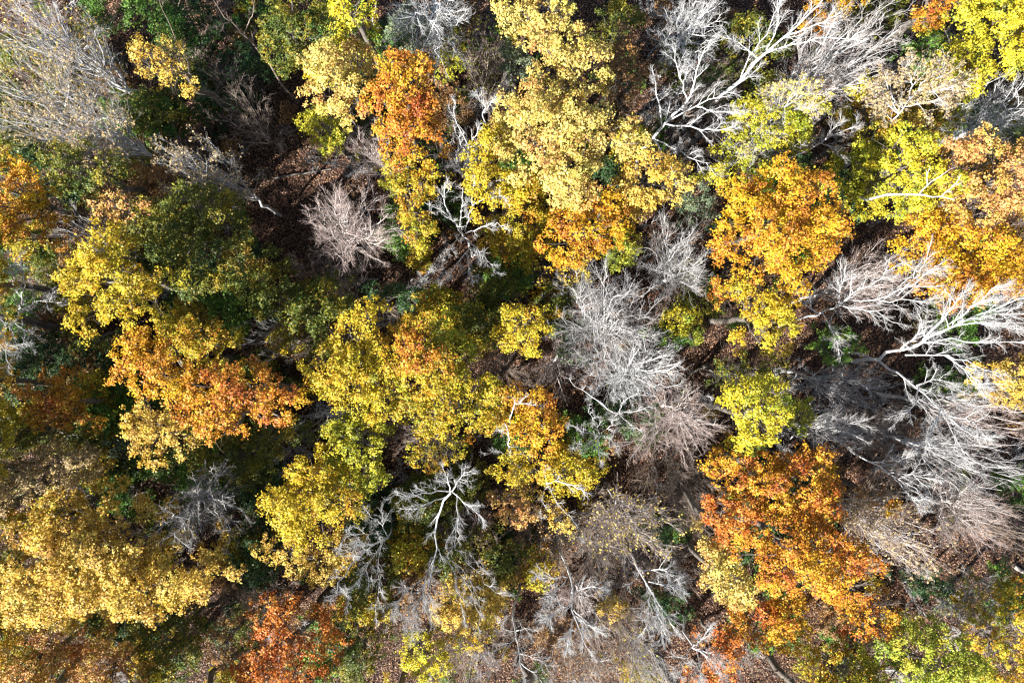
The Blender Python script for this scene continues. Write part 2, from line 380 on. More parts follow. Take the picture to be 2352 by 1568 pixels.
L_("uneven pale gold crown, upper one of the great gold cluster", [(1225,120),(1250,85),(1300,73),(1330,58),(1350,85),(1400,82),(1408,120),(1390,150),(1400,188),(1352,212),(1330,228),(1280,232),(1215,218),(1203,190),(1225,160)], 20, 'GT', lr=1.0)
L_("largest pale gold crown in the middle of the great gold cluster", [(1150,215),(1210,188),(1290,225),(1350,213),(1402,240),(1442,280),(1492,330),(1502,365),(1470,352),(1422,362),(1380,348),(1368,380),(1376,430),(1340,472),(1300,478),(1265,462),(1245,432),(1180,402),(1145,362),(1140,300),(1130,260)], 22, 'GT', lr=1.15)
L_("deep yellow crown on the left flank of the great gold cluster", [(1100,292),(1142,272),(1152,330),(1160,380),(1215,408),(1242,440),(1200,462),(1165,472),(1100,476),(1072,440),(1060,400),(1065,350),(1085,310)], 20, 'Y', lr=1.05)
L_("gold-orange crown to the right of the dark gap in the gold cluster", [(1432,352),(1500,340),(1540,360),(1592,398),(1602,430),(1562,452),(1520,472),(1480,492),(1448,472),(1428,440),(1440,400)], 18, 'GD', lr=1.0)
L_("orange-gold rounded crown hanging under the great gold cluster", [(1270,482),(1330,476),(1370,440),(1420,430),(1442,470),(1442,530),(1415,570),(1370,592),(1310,602),(1268,590),(1260,540)], 18, 'OY', lr=1.0)
L_("shaded dull yellow crown tucked under the gold cluster beside dark green leaves", [(1130,492),(1180,480),(1240,458),(1272,500),(1262,560),(1242,622),(1180,602),(1130,582),(1108,530)], 11, 'YO', lr=.9)
L_("bright lime crown at the lower right of the orange-gold rounded crown", [(1375,582),(1440,530),(1468,550),(1456,590),(1422,618),(1390,612)], 14, 'GB', lr=.8)
L_("thin pale yellow crown with bare twigs just left of the lime crown", [(1285,602),(1330,590),(1368,612),(1342,642),(1310,652),(1283,632)], 15, 'Y', lr=.7, thin=.5, twig=4)
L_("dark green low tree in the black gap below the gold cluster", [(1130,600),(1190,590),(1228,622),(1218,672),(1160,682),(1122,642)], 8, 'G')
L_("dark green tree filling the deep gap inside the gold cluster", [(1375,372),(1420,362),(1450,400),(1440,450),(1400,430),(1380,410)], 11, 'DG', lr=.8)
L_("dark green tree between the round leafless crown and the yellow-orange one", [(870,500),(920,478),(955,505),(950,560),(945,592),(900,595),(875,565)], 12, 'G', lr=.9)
L_("yellow-green sapling under the limbs of the pale leafless tree at top", [(1008,82),(1050,70),(1065,110),(1052,160),(1020,182),(1005,130)], 10, 'YG', lr=.8, thin=.3)
L_("pale grey-green evergreen at the top behind white leafless limbs", [(900,30),(950,10),(985,60),(965,110),(922,118),(888,82)], 12, 'PG', lr=.8)
L_("green sapling beside the tall pale trunk near the top edge", [(835,75),(905,70),(915,105),(870,120),(835,108)], 8, 'G', lr=.7)
L_("soft grey-green evergreen on the upper left side of the gold cluster", [(1148,105),(1200,90),(1225,135),(1205,182),(1162,155)], 13, 'PG', lr=.8)
L_("green-leaved low tree on the left edge of the top gold crown", [(1130,30),(1165,40),(1190,95),(1160,105),(1130,75)], 13, 'G', lr=.7)
# upper right
L_("small orange crown cut by the top edge amid white limbs", [(1870,-40),(1980,-40),(1978,12),(1950,32),(1918,56),(1878,32)], 14, 'OY', lr=.8)
L_("pale orange crown on the top edge next to the big lemon-yellow mass", [(2118,-40),(2188,-40),(2182,32),(2160,58),(2130,66),(2102,46)], 18, 'O', lr=.8)
L_("big lemon-yellow crown in the top right corner", [(2188,-40),(2420,-40),(2420,130),(2352,142),(2302,152),(2268,172),(2205,206),(2178,150),(2182,110),(2172,60),(2178,20)], 20, 'YB', lr=1.15)
L_("green crown in the shadow left of the lemon-yellow corner crown", [(2108,62),(2168,60),(2182,120),(2172,152),(2120,152),(2093,110)], 13, 'G', lr=.9)
L_("green and yellow lower crown beneath the lemon-yellow corner crown", [(2170,140),(2262,178),(2248,232),(2210,262),(2172,205)], 14, 'YG', lr=.8)
L_("dark green tree under the right white leafless crown", [(2200,260),(2260,240),(2330,300),(2352,330),(2280,300),(2215,310)], 9, 'G', lr=.8)
L_("broad thin yellow-green crown sloping left of the leaf-strewn clearing", [(1690,250),(1740,208),(1800,198),(1850,220),(1875,260),(1862,310),(1842,342),(1790,362),(1752,402),(1700,432),(1660,442),(1635,410),(1650,360),(1670,330),(1680,280)], 17, 'YG', lr=1.0, thin=.25, twig=6, bark='grey')
L_("small bright yellow tuft above the leaf-strewn clearing at upper right", [(1962,180),(1992,170),(2003,195),(1988,218),(1962,218)], 14, 'YB', lr=.6)
L_("dull gold crown crossed by a white birch trunk", [(1955,220),(2000,205),(2042,235),(2062,300),(2032,362),(1978,340),(1955,290)], 13, 'YO', lr=.9, thin=.2)
L_("dull amber crown shaded below the thin tan birch crown", [(2062,262),(2120,262),(2150,290),(2130,320),(2090,300),(2060,290)], 12, 'GD', lr=.8)
L_("brilliant yellow crown with a white dead snag lying over it", [(2050,302),(2100,288),(2142,330),(2152,380),(2202,402),(2202,450),(2150,472),(2090,482),(2068,430),(2058,380),(2038,332)], 19, 'YB', lr=1.0)
L_("half shaded yellow and green crown left of the brilliant yellow one", [(1920,352),(1960,330),(2040,320),(2062,380),(2082,430),(2052,492),(2008,492),(1970,452),(1925,420)], 14, 'YG', lr=.95)
L_("dark green tree at the foot of the half shaded yellow-green crown", [(1905,385),(1960,400),(1992,450),(1985,505),(1938,492),(1908,440)], 10, 'DG', lr=.8)
L_("pink-orange crown on the right edge above the gold-orange one", [(2175,340),(2230,310),(2270,298),(2322,325),(2420,330),(2420,520),(2330,502),(2260,512),(2192,500),(2182,440),(2212,400),(2178,370)], 21, 'RP', lr=1.15)
L_("gold-orange spreading crown on the right edge", [(2098,512),(2150,474),(2200,500),(2270,512),(2420,520),(2420,680),(2330,662),(2280,692),(2220,702),(2170,692),(2150,640),(2162,600),(2112,572)], 20, 'OY', lr=1.15)
L_("large orange and yellow crown left of the bright clearing", [(1740,402),(1790,362),(1830,366),(1880,358),(1902,400),(1922,440),(1942,490),(1968,530),(1942,572),(1902,602),(1880,592),(1872,640),(1842,672),(1800,682),(1758,640),(1690,602),(1658,560),(1653,510),(1668,450),(1700,420)], 21, 'OY', lr=1.15)
L_("deep yellow narrow crown directly below the large orange and yellow crown", [(1690,652),(1740,640),(1790,682),(1830,692),(1842,722),(1822,762),(1830,802),(1780,818),(1740,782),(1710,742),(1698,692)], 17, 'Y', lr=1.0)
L_("small rusty orange spray between grey leafless crown and deep yellow crown", [(1640,640),(1672,650),(1690,680),(1670,690),(1645,670)], 12, 'O', lr=.6)
L_("bluish green evergreen below the right end of the gold cluster", [(1558,452),(1600,430),(1642,446),(1645,490),(1612,512),(1568,492)], 12, 'PG', lr=.7, size=.08)
L_("tiny round yellow-green bush between the two grey leafless crowns", [(1528,716),(1560,705),(1590,714),(1602,730),(1588,745),(1570,756),(1535,746)], 11, 'YB', lr=.55, cat='bush', name='leafy_bush')
L_("smallest lime sprig just right of the round yellow-green bush", [(1592,762),(1606,760),(1614,775),(1602,786),(1590,778)], 9, 'GB', lr=.4, cat='bush', name='leafy_bush')
L_("dark green low tree below the round yellow-green bush", [(1505,745),(1560,750),(1600,770),(1600,800),(1540,800),(1505,780)], 6, 'G', lr=.7)
L_("yellow-green column-shaped crown above the big rust and orange crown", [(1690,882),(1730,870),(1790,870),(1812,920),(1806,962),(1790,1012),(1770,1042),(1720,1046),(1680,1022),(1690,970),(1668,920)], 20, 'YB', depth=3.0, lr=.9)
L_("thin olive crown full of twigs above the yellow-green column", [(1640,842),(1700,820),(1780,820),(1802,862),(1740,878),(1680,892),(1642,872)], 15, 'OL', depth=2.5, lr=.8, thin=.35, twig=4)
L_("bright green small tree right of the yellow-green column", [(1808,930),(1830,914),(1872,925),(1874,962),(1852,1002),(1818,1002)], 8, 'GB', lr=.7)
L_("green bush growing through grey twigs beside the bright clearing", [(1888,762),(1930,744),(1962,770),(1982,802),(1950,832),(1900,842),(1880,800)], 9, 'G', lr=.7, cat='bush', name='leafy_bush')
L_("dull gold crown at the right edge below the white fan of limbs", [(2268,852),(2330,828),(2390,828),(2390,922),(2320,932),(2278,912)], 14, 'GD', lr=.9)
L_("dark green undergrowth tree under the white fan of limbs", [(2120,852),(2200,850),(2242,890),(2262,925),(2180,912),(2128,882)], 7, 'G', lr=.8)
# lower right
L_("orange crown with yellow flecks, top of the great rust cluster", [(1655,1060),(1720,1048),(1790,1056),(1840,1014),(1892,1008),(1906,1060),(1932,1130),(1936,1202),(1870,1212),(1800,1202),(1750,1182),(1700,1142),(1652,1112)], 19, 'O', lr=1.05)
L_("rust-red lobe at the left tip of the great rust cluster", [(1640,1150),(1680,1138),(1742,1170),(1752,1232),(1700,1252),(1662,1242),(1648,1212),(1624,1190)], 19, 'R', lr=.95)
L_("widest orange crown in the middle of the great rust cluster", [(1690,1252),(1750,1222),(1800,1200),(1880,1204),(1942,1215),(2002,1262),(2028,1300),(2012,1328),(1970,1332),(1976,1372),(1930,1392),(1880,1372),(1800,1372),(1740,1342),(1700,1302)], 21, 'O', lr=1.15)
L_("pale straw-coloured crown on the lower left side of the rust cluster", [(1600,1266),(1650,1238),(1692,1270),(1702,1312),(1742,1342),(1742,1402),(1700,1402),(1650,1372),(1618,1342),(1603,1302)], 17, 'GT', lr=.95, size=.095)
L_("rust and yellow crown at the bottom of the great rust cluster", [(1700,1392),(1750,1370),(1850,1370),(1882,1400),(1852,1442),(1882,1472),(1862,1502),(1800,1492),(1750,1492),(1706,1452)], 18, 'O', lr=1.05)
L_("red-orange crown mixed with green, lower right of the rust cluster", [(1920,1392),(1970,1390),(2040,1378),(2072,1410),(2078,1452),(2020,1472),(1980,1462),(1928,1432)], 15, 'O', lr=.95, thin=.2)
L_("small fiery orange spray standing out right of the rust cluster", [(2030,1150),(2060,1148),(2068,1175),(2045,1188),(2028,1172)], 13, 'O', lr=.5)
L_("dim brown-orange crown in shade behind the small fiery spray", [(1940,1120),(2000,1130),(2050,1160),(2040,1192),(1980,1192),(1948,1170)], 10, 'BR', lr=.9, thin=.3)
L_("yellow-green crown at the bottom edge right of the log-strewn clearing", [(1850,1530),(1900,1498),(1980,1500),(2032,1540),(2022,1620),(1900,1620),(1858,1580)], 16, 'YO', lr=1.0)
L_("pale lime-yellow crown at the bottom edge toward the right corner", [(2008,1478),(2060,1448),(2140,1430),(2222,1470),(2262,1502),(2282,1570),(2282,1620),(2040,1620),(2035,1540)], 17, 'GB', lr=1.05)
L_("dull gold-green crown filling the bottom right corner", [(2250,1370),(2300,1350),(2400,1350),(2400,1620),(2290,1620),(2262,1500),(2240,1430)], 13, 'YO', lr=1.0, thin=.2)
L_("small shaded rust tree beside white limbs near the bottom edge", [(1640,1440),(1700,1442),(1712,1500),(1682,1562),(1650,1562),(1620,1500)], 9, 'R', lr=.9, thin=.2)
L_("dark green low tree below the pale hazy leafless crown", [(2080,1330),(2150,1318),(2202,1332),(2182,1372),(2110,1382)], 7, 'DG', lr=.8)
L_("dark green evergreen sprig right of the hazy tan leafless crown", [(1488,1190),(1520,1178),(1542,1220),(1533,1248),(1500,1242)], 9, 'DG', lr=.6)
# bottom middle
L_("sunlit lemon-yellow low tree beside striped tree shadows at the bottom", [(920,1490),(960,1464),(1012,1480),(1022,1520),(1002,1562),(950,1552),(918,1540)], 9, 'YB', lr=.8)
L_("gold crown seen through long drooping pale limbs", [(1000,1390),(1040,1340),(1080,1318),(1122,1300),(1162,1340),(1152,1400),(1132,1432),(1090,1452),(1020,1452),(988,1430)], 10, 'GD', lr=.95, thin=.15)
L_("olive-gold low tree just under the gold crown with drooping limbs", [(1020,1455),(1122,1440),(1134,1482),(1060,1494)], 8, 'YO', lr=.8, thin=.2)
L_("sparse peach-orange crown below the yellow crown at picture centre bottom", [(1112,1138),(1170,1118),(1242,1118),(1232,1180),(1202,1212),(1150,1192)], 10, 'RP', lr=.8, thin=.4, twig=4)
L_("thin orange leaf tuft right of the peach-orange crown", [(1262,1150),(1310,1160),(1320,1210),(1280,1222),(1258,1190)], 8, 'GD', lr=.7, thin=.35, twig=3)
L_("olive and gold low crown behind blue-grey limbs at bottom left of centre", [(770,1370),(830,1376),(900,1366),(892,1422),(820,1442),(758,1430)], 9, 'YO', lr=.8, thin=.2)
L_("small gold tuft between two drooping white leafless trees", [(1370,1375),(1420,1368),(1443,1395),(1422,1418),(1380,1412)], 7, 'GD', lr=.6)
L_("yellow crown with straight lower edge, below the centre of the picture", [(1150,1060),(1182,1040),(1240,1042),(1290,1025),(1332,1050),(1382,1060),(1386,1092),(1360,1122),(1290,1132),(1230,1116),(1170,1116),(1142,1090)], 14, 'Y', lr=.95)
L_("orange-gold upright crown right of the dead snag near centre", [(1182,970),(1200,920),(1240,893),(1276,930),(1283,990),(1272,1042),(1210,1042),(1178,1010)], 16, 'OY', lr=.95)
L_("dark green low tree beneath the white many-limbed tree right of centre", [(1290,960),(1340,958),(1402,1000),(1392,1052),(1330,1042)], 6, 'G', lr=.7)
# centre left
L_("yellow crown with an orange heart left of centre", [(880,762),(940,730),(1012,740),(1082,790),(1088,830),(1062,882),(1032,922),(970,962),(910,952),(888,902),(848,872),(860,810)], 20, 'YO', lr=1.1)
L_("orange patchy crown rising through the yellow crown left of centre", [(905,790),(960,775),(1005,800),(1000,850),(950,870),(905,840)], 21, 'O', lr=.9)
L_("long yellow crown on the left of the orange-hearted one", [(718,802),(760,770),(800,720),(850,698),(882,750),(862,800),(850,870),(892,902),(922,952),(860,962),(800,952),(748,930),(710,882),(703,840)], 20, 'Y', lr=1.1)
L_("fine pale olive-gold crown below the yellow crown left of centre", [(900,962),(980,950),(1050,888),(1132,868),(1184,900),(1192,962),(1130,992),(1060,992),(1000,1004),(940,992)], 16, 'YO', lr=1.0, thin=.1, size=.095)
L_("small lumpy yellow crown at the right end of the centre-left group", [(1140,760),(1165,715),(1200,712),(1258,722),(1252,782),(1237,814),(1190,818),(1146,802)], 17, 'Y', lr=.9)
L_("shaded olive crown between the lumpy yellow crown and the orange-hearted one", [(1020,720),(1080,700),(1160,715),(1150,800),(1100,792),(1060,760)], 13, 'OL', lr=.9)
L_("yellow-green crown stepping down from the long yellow crown", [(750,980),(800,950),(862,962),(882,1012),(882,1072),(872,1132),(830,1148),(790,1112),(750,1082),(746,1020)], 18, 'YG', lr=1.0)
L_("bright yellow crown at the foot of the stepping yellow-green crown", [(605,1130),(660,1100),(692,1050),(750,1032),(800,1112),(822,1142),(812,1192),(770,1212),(740,1252),(680,1262),(640,1232),(650,1192),(612,1160)], 19, 'Y', lr=1.05)
L_("brownish gold crown between the bright yellow crown and the rust-red one", [(590,1250),(640,1250),(720,1262),(790,1220),(822,1282),(780,1342),(700,1342),(650,1292),(598,1282)], 14, 'GD', lr=.95, thin=.15)
L_("half bare yellow-tipped crown in the brown gap left of the snag", [(938,1010),(1060,1000),(1082,1040),(1052,1062),(990,1084),(946,1062)], 11, 'YO', lr=.8, thin=.4, twig=4)
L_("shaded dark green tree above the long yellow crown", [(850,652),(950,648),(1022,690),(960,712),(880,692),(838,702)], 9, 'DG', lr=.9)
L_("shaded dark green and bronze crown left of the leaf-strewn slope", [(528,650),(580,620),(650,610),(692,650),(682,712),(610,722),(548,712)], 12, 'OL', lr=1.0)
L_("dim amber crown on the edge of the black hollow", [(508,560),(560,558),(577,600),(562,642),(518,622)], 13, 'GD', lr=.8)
# left side
L_("lumpy yellow crown with dark gaps at the left, catching the sun", [(130,625),(155,588),(195,558),(215,523),(262,518),(322,560),(352,610),(388,660),(352,712),(342,742),(310,768),(230,748),(213,702),(190,712),(190,772),(148,742),(138,690)], 23, 'Y', lr=1.0, holes=.12)
L_("wide dull olive-yellow crown in shade right of the lumpy yellow crown", [(260,500),(330,468),(420,430),(520,438),(562,520),(560,602),(520,662),(430,682),(380,652),(342,590),(300,540)], 17, 'OL', lr=1.1)
L_("orange and yellow crown on the left edge above the white leafless fan", [(-50,360),(60,368),(112,430),(102,500),(96,548),(40,542),(-50,562)], 16, 'OY', lr=1.0, thin=.1)
L_("little pink-orange leafy top above the wide olive-yellow crown", [(208,462),(260,440),(330,448),(322,482),(280,502),(228,492)], 17, 'RP', lr=.7, thin=.4)
L_("mottled green and bronze crown between pinkish leafless crown and olive crown", [(90,330),(200,308),(262,380),(262,440),(180,442),(110,420)], 16, 'OL', lr=1.0, thin=.1)
L_("emerald green low tree in the dark hollow at upper left", [(220,230),(300,215),(390,240),(400,310),(310,310),(240,290)], 8, 'G', lr=.9)
L_("gold-orange crown, left half of the big orange pair", [(253,790),(300,768),(360,768),(402,810),(442,850),(452,900),(430,932),(380,928),(308,906),(258,880)], 22, 'OY', lr=1.05)
L_("olive and amber crown above the big orange pair", [(350,762),(400,730),(470,738),(532,770),(542,822),(480,852),(400,822)], 15, 'YO', lr=1.0, thin=.15)
L_("burnt orange crown, right half of the big orange pair", [(440,870),(500,840),(560,850),(622,850),(662,900),(672,950),(642,972),(620,992),(580,952),(542,942),(542,982),(530,1012),(490,1014),(448,992),(418,952),(428,910)], 22, 'O', lr=1.0)
L_("golden crown hanging below the big orange pair", [(268,960),(310,928),(380,940),(422,960),(442,1012),(402,1062),(350,1084),(308,1050),(288,1012)], 18, 'GD', lr=1.0)
L_("dark olive spreading crown below the burnt orange crown", [(480,1012),(560,988),(682,960),(704,1010),(640,1062),(600,1102),(520,1104),(450,1092),(428,1040)], 12, 'OL', lr=1.0)
L_("compact orange crown near the left edge", [(53,880),(100,850),(137,865),(152,900),(202,930),(212,962),(140,982),(100,992),(58,962),(52,920)], 17, 'O', lr=.95)
L_("mossy yellow-green crown on the left edge under the compact orange crown", [(-50,960),(50,952),(102,992),(202,970),(214,1012),(170,1034),(60,1044),(-50,1040)], 12, 'OL', lr=1.0, thin=.1)
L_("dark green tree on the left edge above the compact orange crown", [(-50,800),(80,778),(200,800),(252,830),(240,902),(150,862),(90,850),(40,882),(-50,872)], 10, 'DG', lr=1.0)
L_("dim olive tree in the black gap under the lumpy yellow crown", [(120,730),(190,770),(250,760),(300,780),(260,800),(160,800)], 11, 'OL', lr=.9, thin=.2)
L_("small silvery green bush in the dark gap beside the golden hanging crown", [(248,1015),(280,1000),(300,1030),(290,1050),(255,1052)], 9, 'PG', lr=.5, cat='bush', name='leafy_bush')
L_("thin tan crown above the giant golden crown", [(68,1030),(150,1018),(222,1040),(228,1090),(190,1112),(120,1122),(80,1090)], 15, 'T', lr=.9, thin=.35, twig=5)
L_("pinkish tan crown on the left edge above the giant golden crown", [(-50,1050),(60,1060),(92,1110),(50,1162),(0,1182),(-50,1170)], 17, 'T', lr=.9, thin=.15, twig=3)
L_("giant dense golden crown at lower left, the broadest in the picture", [(40,1200),(100,1128),(150,1148),(190,1172),(260,1128),(322,1150),(372,1220),(442,1270),(492,1268),(538,1320),(522,1347),(450,1372),(430,1402),(370,1442),(340,1432),(290,1412),(250,1407),(190,1422),(150,1454),(50,1452),(18,1420),(40,1350),(33,1260)], 21, 'GD', lr=1.1, size=.1, depth=5.5)
L_("orange-gold crown on the bottom edge in the left corner", [(-50,1470),(60,1458),(150,1450),(180,1500),(190,1620),(-50,1620)], 16, 'RP', lr=1.0)
L_("pink and green mottled crown on the bottom edge below the giant golden crown", [(150,1452),(222,1460),(290,1490),(322,1530),(332,1620),(190,1620),(180,1500)], 16, 'RP', lr=.95, thin=.1)
L_("olive crown with pinkish tips right of the pink mottled crown", [(310,1420),(400,1408),(452,1440),(458,1500),(430,1562),(350,1582),(318,1520)], 13, 'OL', lr=.95)
L_("dark green tree tucked under the lower edge of the giant golden crown", [(188,1430),(250,1403),(302,1415),(282,1472),(220,1462)], 11, 'DG', lr=.8)
L_("deep green shaded tree between the giant golden and bright yellow crowns", [(530,1230),(590,1200),(640,1260),(620,1340),(560,1360),(530,1300)], 9, 'DG', lr=.9)
L_("sparse rust-brown crown left of the red one at the bottom", [(468,1470),(500,1430),(542,1450),(552,1490),(520,1542),(478,1520)], 12, 'BR', lr=.8, thin=.35, twig=3)
L_("red-orange crown at the bottom edge, reddest in the picture", [(558,1420),(600,1378),(660,1368),(702,1410),(742,1400),(762,1450),(772,1520),(742,1572),(640,1620),(540,1620),(528,1560),(570,1510),(575,1460)], 17, 'R', lr=.95, thin=.15, twig=3, holes=.08)
L_("yellow low tree on the bottom edge left of the red crown", [(468,1550),(520,1538),(542,1580),(520,1620),(468,1620)], 9, 'Y', lr=.7)
L_("olive-brown low tree right of the red crown at the bottom", [(745,1440),(820,1450),(880,1460),(872,1530),(800,1592),(765,1540)], 9, 'OL', lr=.9, thin=.15)

# ------------------------------------------------------------------ leafless trees with generic crowns
B_ = bare
B_("hazy pinkish grey leafless crown filling the left edge near the top", (75,225), 165, 20, 'grey', n=13, leaf='T', nleaf=3200, ry=120)
B_("grey-brown leafless crown in the top left corner", (60,55), 130, 18, 'grey', n=11, leaf='GD', nleaf=900, ry=80)
B_("thin leafless crown with a few tan leaves beside the black hollow", (440,375), 100, 15, 'grey', n=10, leaf='T', nleaf=2200, ry=85)
B_("small round pinkish leafless tree alone beside the black hollow", (792,508), 112, 20, 'pink', n=16, fork=(803,546), dens=(6,6), ry=92)
B_("pale fuzzy leafless tree tucked left of the rust-orange tall crown", (845,325), 60, 13, 'pink', n=9)
B_("white-limbed leafless tree at the top, over grey-green evergreens", (985,60), 105, 19, 'white', n=11, fork=(1000,25), twigcol='grey')
B_("brown twiggy leafless tree between the pale one and the top gold crown", (1105,110), 85, 14, 'brown', n=9, leaf='YG', nleaf=500)
B_("small grey leafless tree low between rust-orange and gold crowns", (1052,335), 52, 12, 'grey', n=8)
B_("grey leafless crown at the lower right of the round bush row, upper of the pair", (1565,580), 95, 18, 'grey', n=13, fork=(1545,640), ry=95)
B_("broad silvery leafless crown right of centre, fullest of all", (1395,725), 135, 20, 'grey', n=18, dens=(6,6), fork=(1378,750))
B_("silvery leafless crown just below the fullest one, limbs in a star", (1465,850), 125, 18, 'white', n=14, fork=(1440,850), ry=82)
B_("brownish grey leafless crown above the striped forest floor", (1548,975), 120, 17, 'pink', n=14, fork=(1560,950), ry=95)
B_("white twiggy leafless tree at the top edge right of the brown-orange crown", (1590,45), 95, 18, 'white', n=11, fork=(1565,90), ry=75)
B_("large hazy grey leafless crown at the top right with a visible trunk", (1985,75), 120, 21, 'grey', n=14, rt=.0085, dens=(6,6), ry=85, twigcol='pink')
B_("white leafless crown at the right edge over dark green leaves", (2315,235), 85, 18, 'white', n=12, ry=80, fork=(2230,300))
B_("bluish shaded leafless tree left of the double-stemmed white tree", (1985,890), 90, 11, 'grey', n=9, ry=60)
B_("low grey-green twiggy tree above the rust cluster's right shoulder", (1960,1000), 75, 12, 'grey', n=8, ry=45)
B_("dark twiggy leafless tree in the purple shade right of the rust cluster", (2060,1010), 95, 8, 'brown', n=10)
B_("grey fan-shaped leafless crown at the right below the white limbs", (2240,1190), 95, 16, 'pink', n=11, fork=(2170,1150))
B_("hazy tan-grey leafless crown right of the great rust cluster", (2080,1255), 105, 17, 'pink', n=13, dens=(6,6), leaf='T', nleaf=2400, ry=85)
B_("grey leafless crown on the right edge, upper of two there", (2320,960), 75, 15, 'pink', n=9)
B_("grey leafless crown on the right edge, lower of two there", (2300,1090), 80, 16, 'grey', n=10)
B_("shaded leafless tree over the log near the bottom right corner", (2250,1400), 80, 13, 'grey', n=9, fork=(2200,1370))
B_("wispy grey leafless tree leaning over the giant golden crown", (440,1190), 90, 22, 'grey', n=10, fork=(470,1130), rt=.0085)
B_("low brown leafless tree on the slope above the burnt orange crown", (700,770), 85, 9, 'brown', n=9, leaf='RP', nleaf=200)
B_("bluish low leafless tree left of the leaf-strewn slope", (610,770), 75, 9, 'grey', n=8)
B_("tiny white leafless tree in the dark between orange and yellow crowns", (735,970), 42, 11, 'white', n=7, m=5, dens=(4,4))
B_("brown twiggy leafless tree under the small lumpy yellow crown", (1150,840), 85, 9, 'brown', n=9)
B_("brown twiggy leafless tree between lumpy yellow and fullest silvery crowns", (1295,840), 80, 12, 'pink', n=9)
B_("reddish brown leafless tree above the hazy tan crown, by the striped floor", (1590,1110), 85, 10, 'brown', n=10)
B_("hazy tan leafless crown below the striped forest floor", (1450,1230), 115, 14, 'pink', n=14, dens=(6,6), leaf='GT', nleaf=900, ry=85)
B_("brown leafless bushy tree under the thin orange tuft", (1230,1260), 85, 9, 'brown', n=10, leaf='RP', nleaf=400)
B_("brown leafless tree between the peach crown and drooping pale limbs", (1060,1230), 90, 9, 'brown', n=10)
B_("grey-brown leafless tree left of the rust-red lobe", (1600,1190), 60, 10, 'brown', n=8)
B_("pinkish twiggy tree in the gap under the half bare yellow tree", (980,1010), 70, 8, 'pink', n=8)
B_("grey leafless tree between clearing and gold-orange crown at right", (2050,640), 100, 14, 'pink', n=11, ry=80)
B_("reddish twiggy tree under the white birch limbs at upper right", (1650,170), 80, 10, 'brown', n=9)
B_("grey-green twiggy tree in the shade right of the orange left-edge crown", (150,530), 60, 11, 'grey', n=8, m=6)
B_("brown low leafless tree at the left end of the sunny slope", (760,650), 90, 8, 'brown', n=9)
B_("shaded leafless tree in the black hollow, upper right of the emerald tree", (520,230), 95, 9, 'brown', n=8, m=6)
B_("brown twiggy tree beneath drooping white limbs at the bottom", (1400,1310), 85, 8, 'brown', n=9)
B_("grey-brown twiggy low tree at the bottom right of centre", (1450,1480), 90, 9, 'brown', n=9, leaf='YO', nleaf=300)
B_("orange-brown leafless tree right of the forked snag at the bottom", (1280,1500), 85, 8, 'brown', n=9, leaf='BR', nleaf=900)
B_("low twiggy tree right of the thin olive crown, at the clearing's foot", (1890,1100), 60, 8, 'brown', n=7)

B_("pinkish twiggy tree between the two white drooping plumes at the bottom", (1345,1440), 90, 9, 'pink', n=8)
B_("brown brushy tree in the shade left of the straw-coloured crown", (1560,1320), 75, 8, 'brown', n=8)
B_("grey-pink brush on the bottom edge left of the forked dead tree", (1080,1545), 85, 9, 'pink', n=8, leaf='YO', nleaf=300)
B_("brown twiggy tree on the bottom edge right of the forked dead tree", (1370,1550), 95, 9, 'brown', n=9, leaf='BR', nleaf=600)
B_("shaded twiggy tree above the white-limbed tree at the bottom", (1500,1570), 80, 9, 'grey', n=8)
B_("dusky leafless crown below the fan of grey limbs at right", (2330,1230), 85, 12, 'brown', n=9)
L_("low bronze tree amid brush at the bottom, right of the forked dead tree", [(1240,1430),(1290,1420),(1310,1470),(1270,1500),(1235,1480)], 6, 'BR', lr=.7, thin=.3)
L_("low gold-flecked tree at the bottom edge under a white-limbed tree", [(1430,1530),(1500,1510),(1540,1560),(1500,1600),(1430,1600)], 6, 'YO', lr=.7, thin=.3)
L_("rusty low tree on the bottom edge below the small shaded rust tree", [(1600,1560),(1680,1570),(1690,1620),(1590,1620)], 8, 'R', lr=.8, thin=.2)
# ------------------------------------------------------------------ leafless trees with limbs that can be told apart
T_ = traced
T_("tall white birch with spreading limbs right of the great gold cluster", (1440,440), [
    [(1490,330,10),(1530,280,13),(1580,235,16),(1600,170,19),(1620,110,21)], [(1530,280,13),(1600,245,16),(1680,205,19),(1745,155,21)],
    [(1580,235,16),(1560,170,18),(1545,110,20)], [(1520,290,12),(1510,220,16),(1500,165,19)], [(1530,285,13),(1590,290,16),(1650,300,18),(1690,290,20)],
    [(1505,320,11),(1540,335,14),(1580,365,16),(1630,375,18)], [(1505,325,11),(1530,370,14),(1560,420,16)], [(1600,245,16),(1650,260,18),(1700,255,20)]], 'white', m=10, r0=.24, tl=2.4)
T_("white birch reaching to the top edge with three long limbs", (1600,285), [
    [(1700,185,12),(1740,135,15),(1800,85,18),(1860,35,20),(1890,0,21)], [(1700,185,12),(1720,130,15),(1760,80,17),(1795,10,20)],
    [(1725,150,14),(1760,120,16),(1830,102,18),(1900,82,20),(1990,95,21)], [(1740,135,15),(1700,100,17),(1670,82,18)], [(1760,115,16),(1790,60,18),(1785,-10,20)], [(1800,85,18),(1870,60,20),(1930,30,21)]], 'white', m=8, r0=.22, tl=2.0)
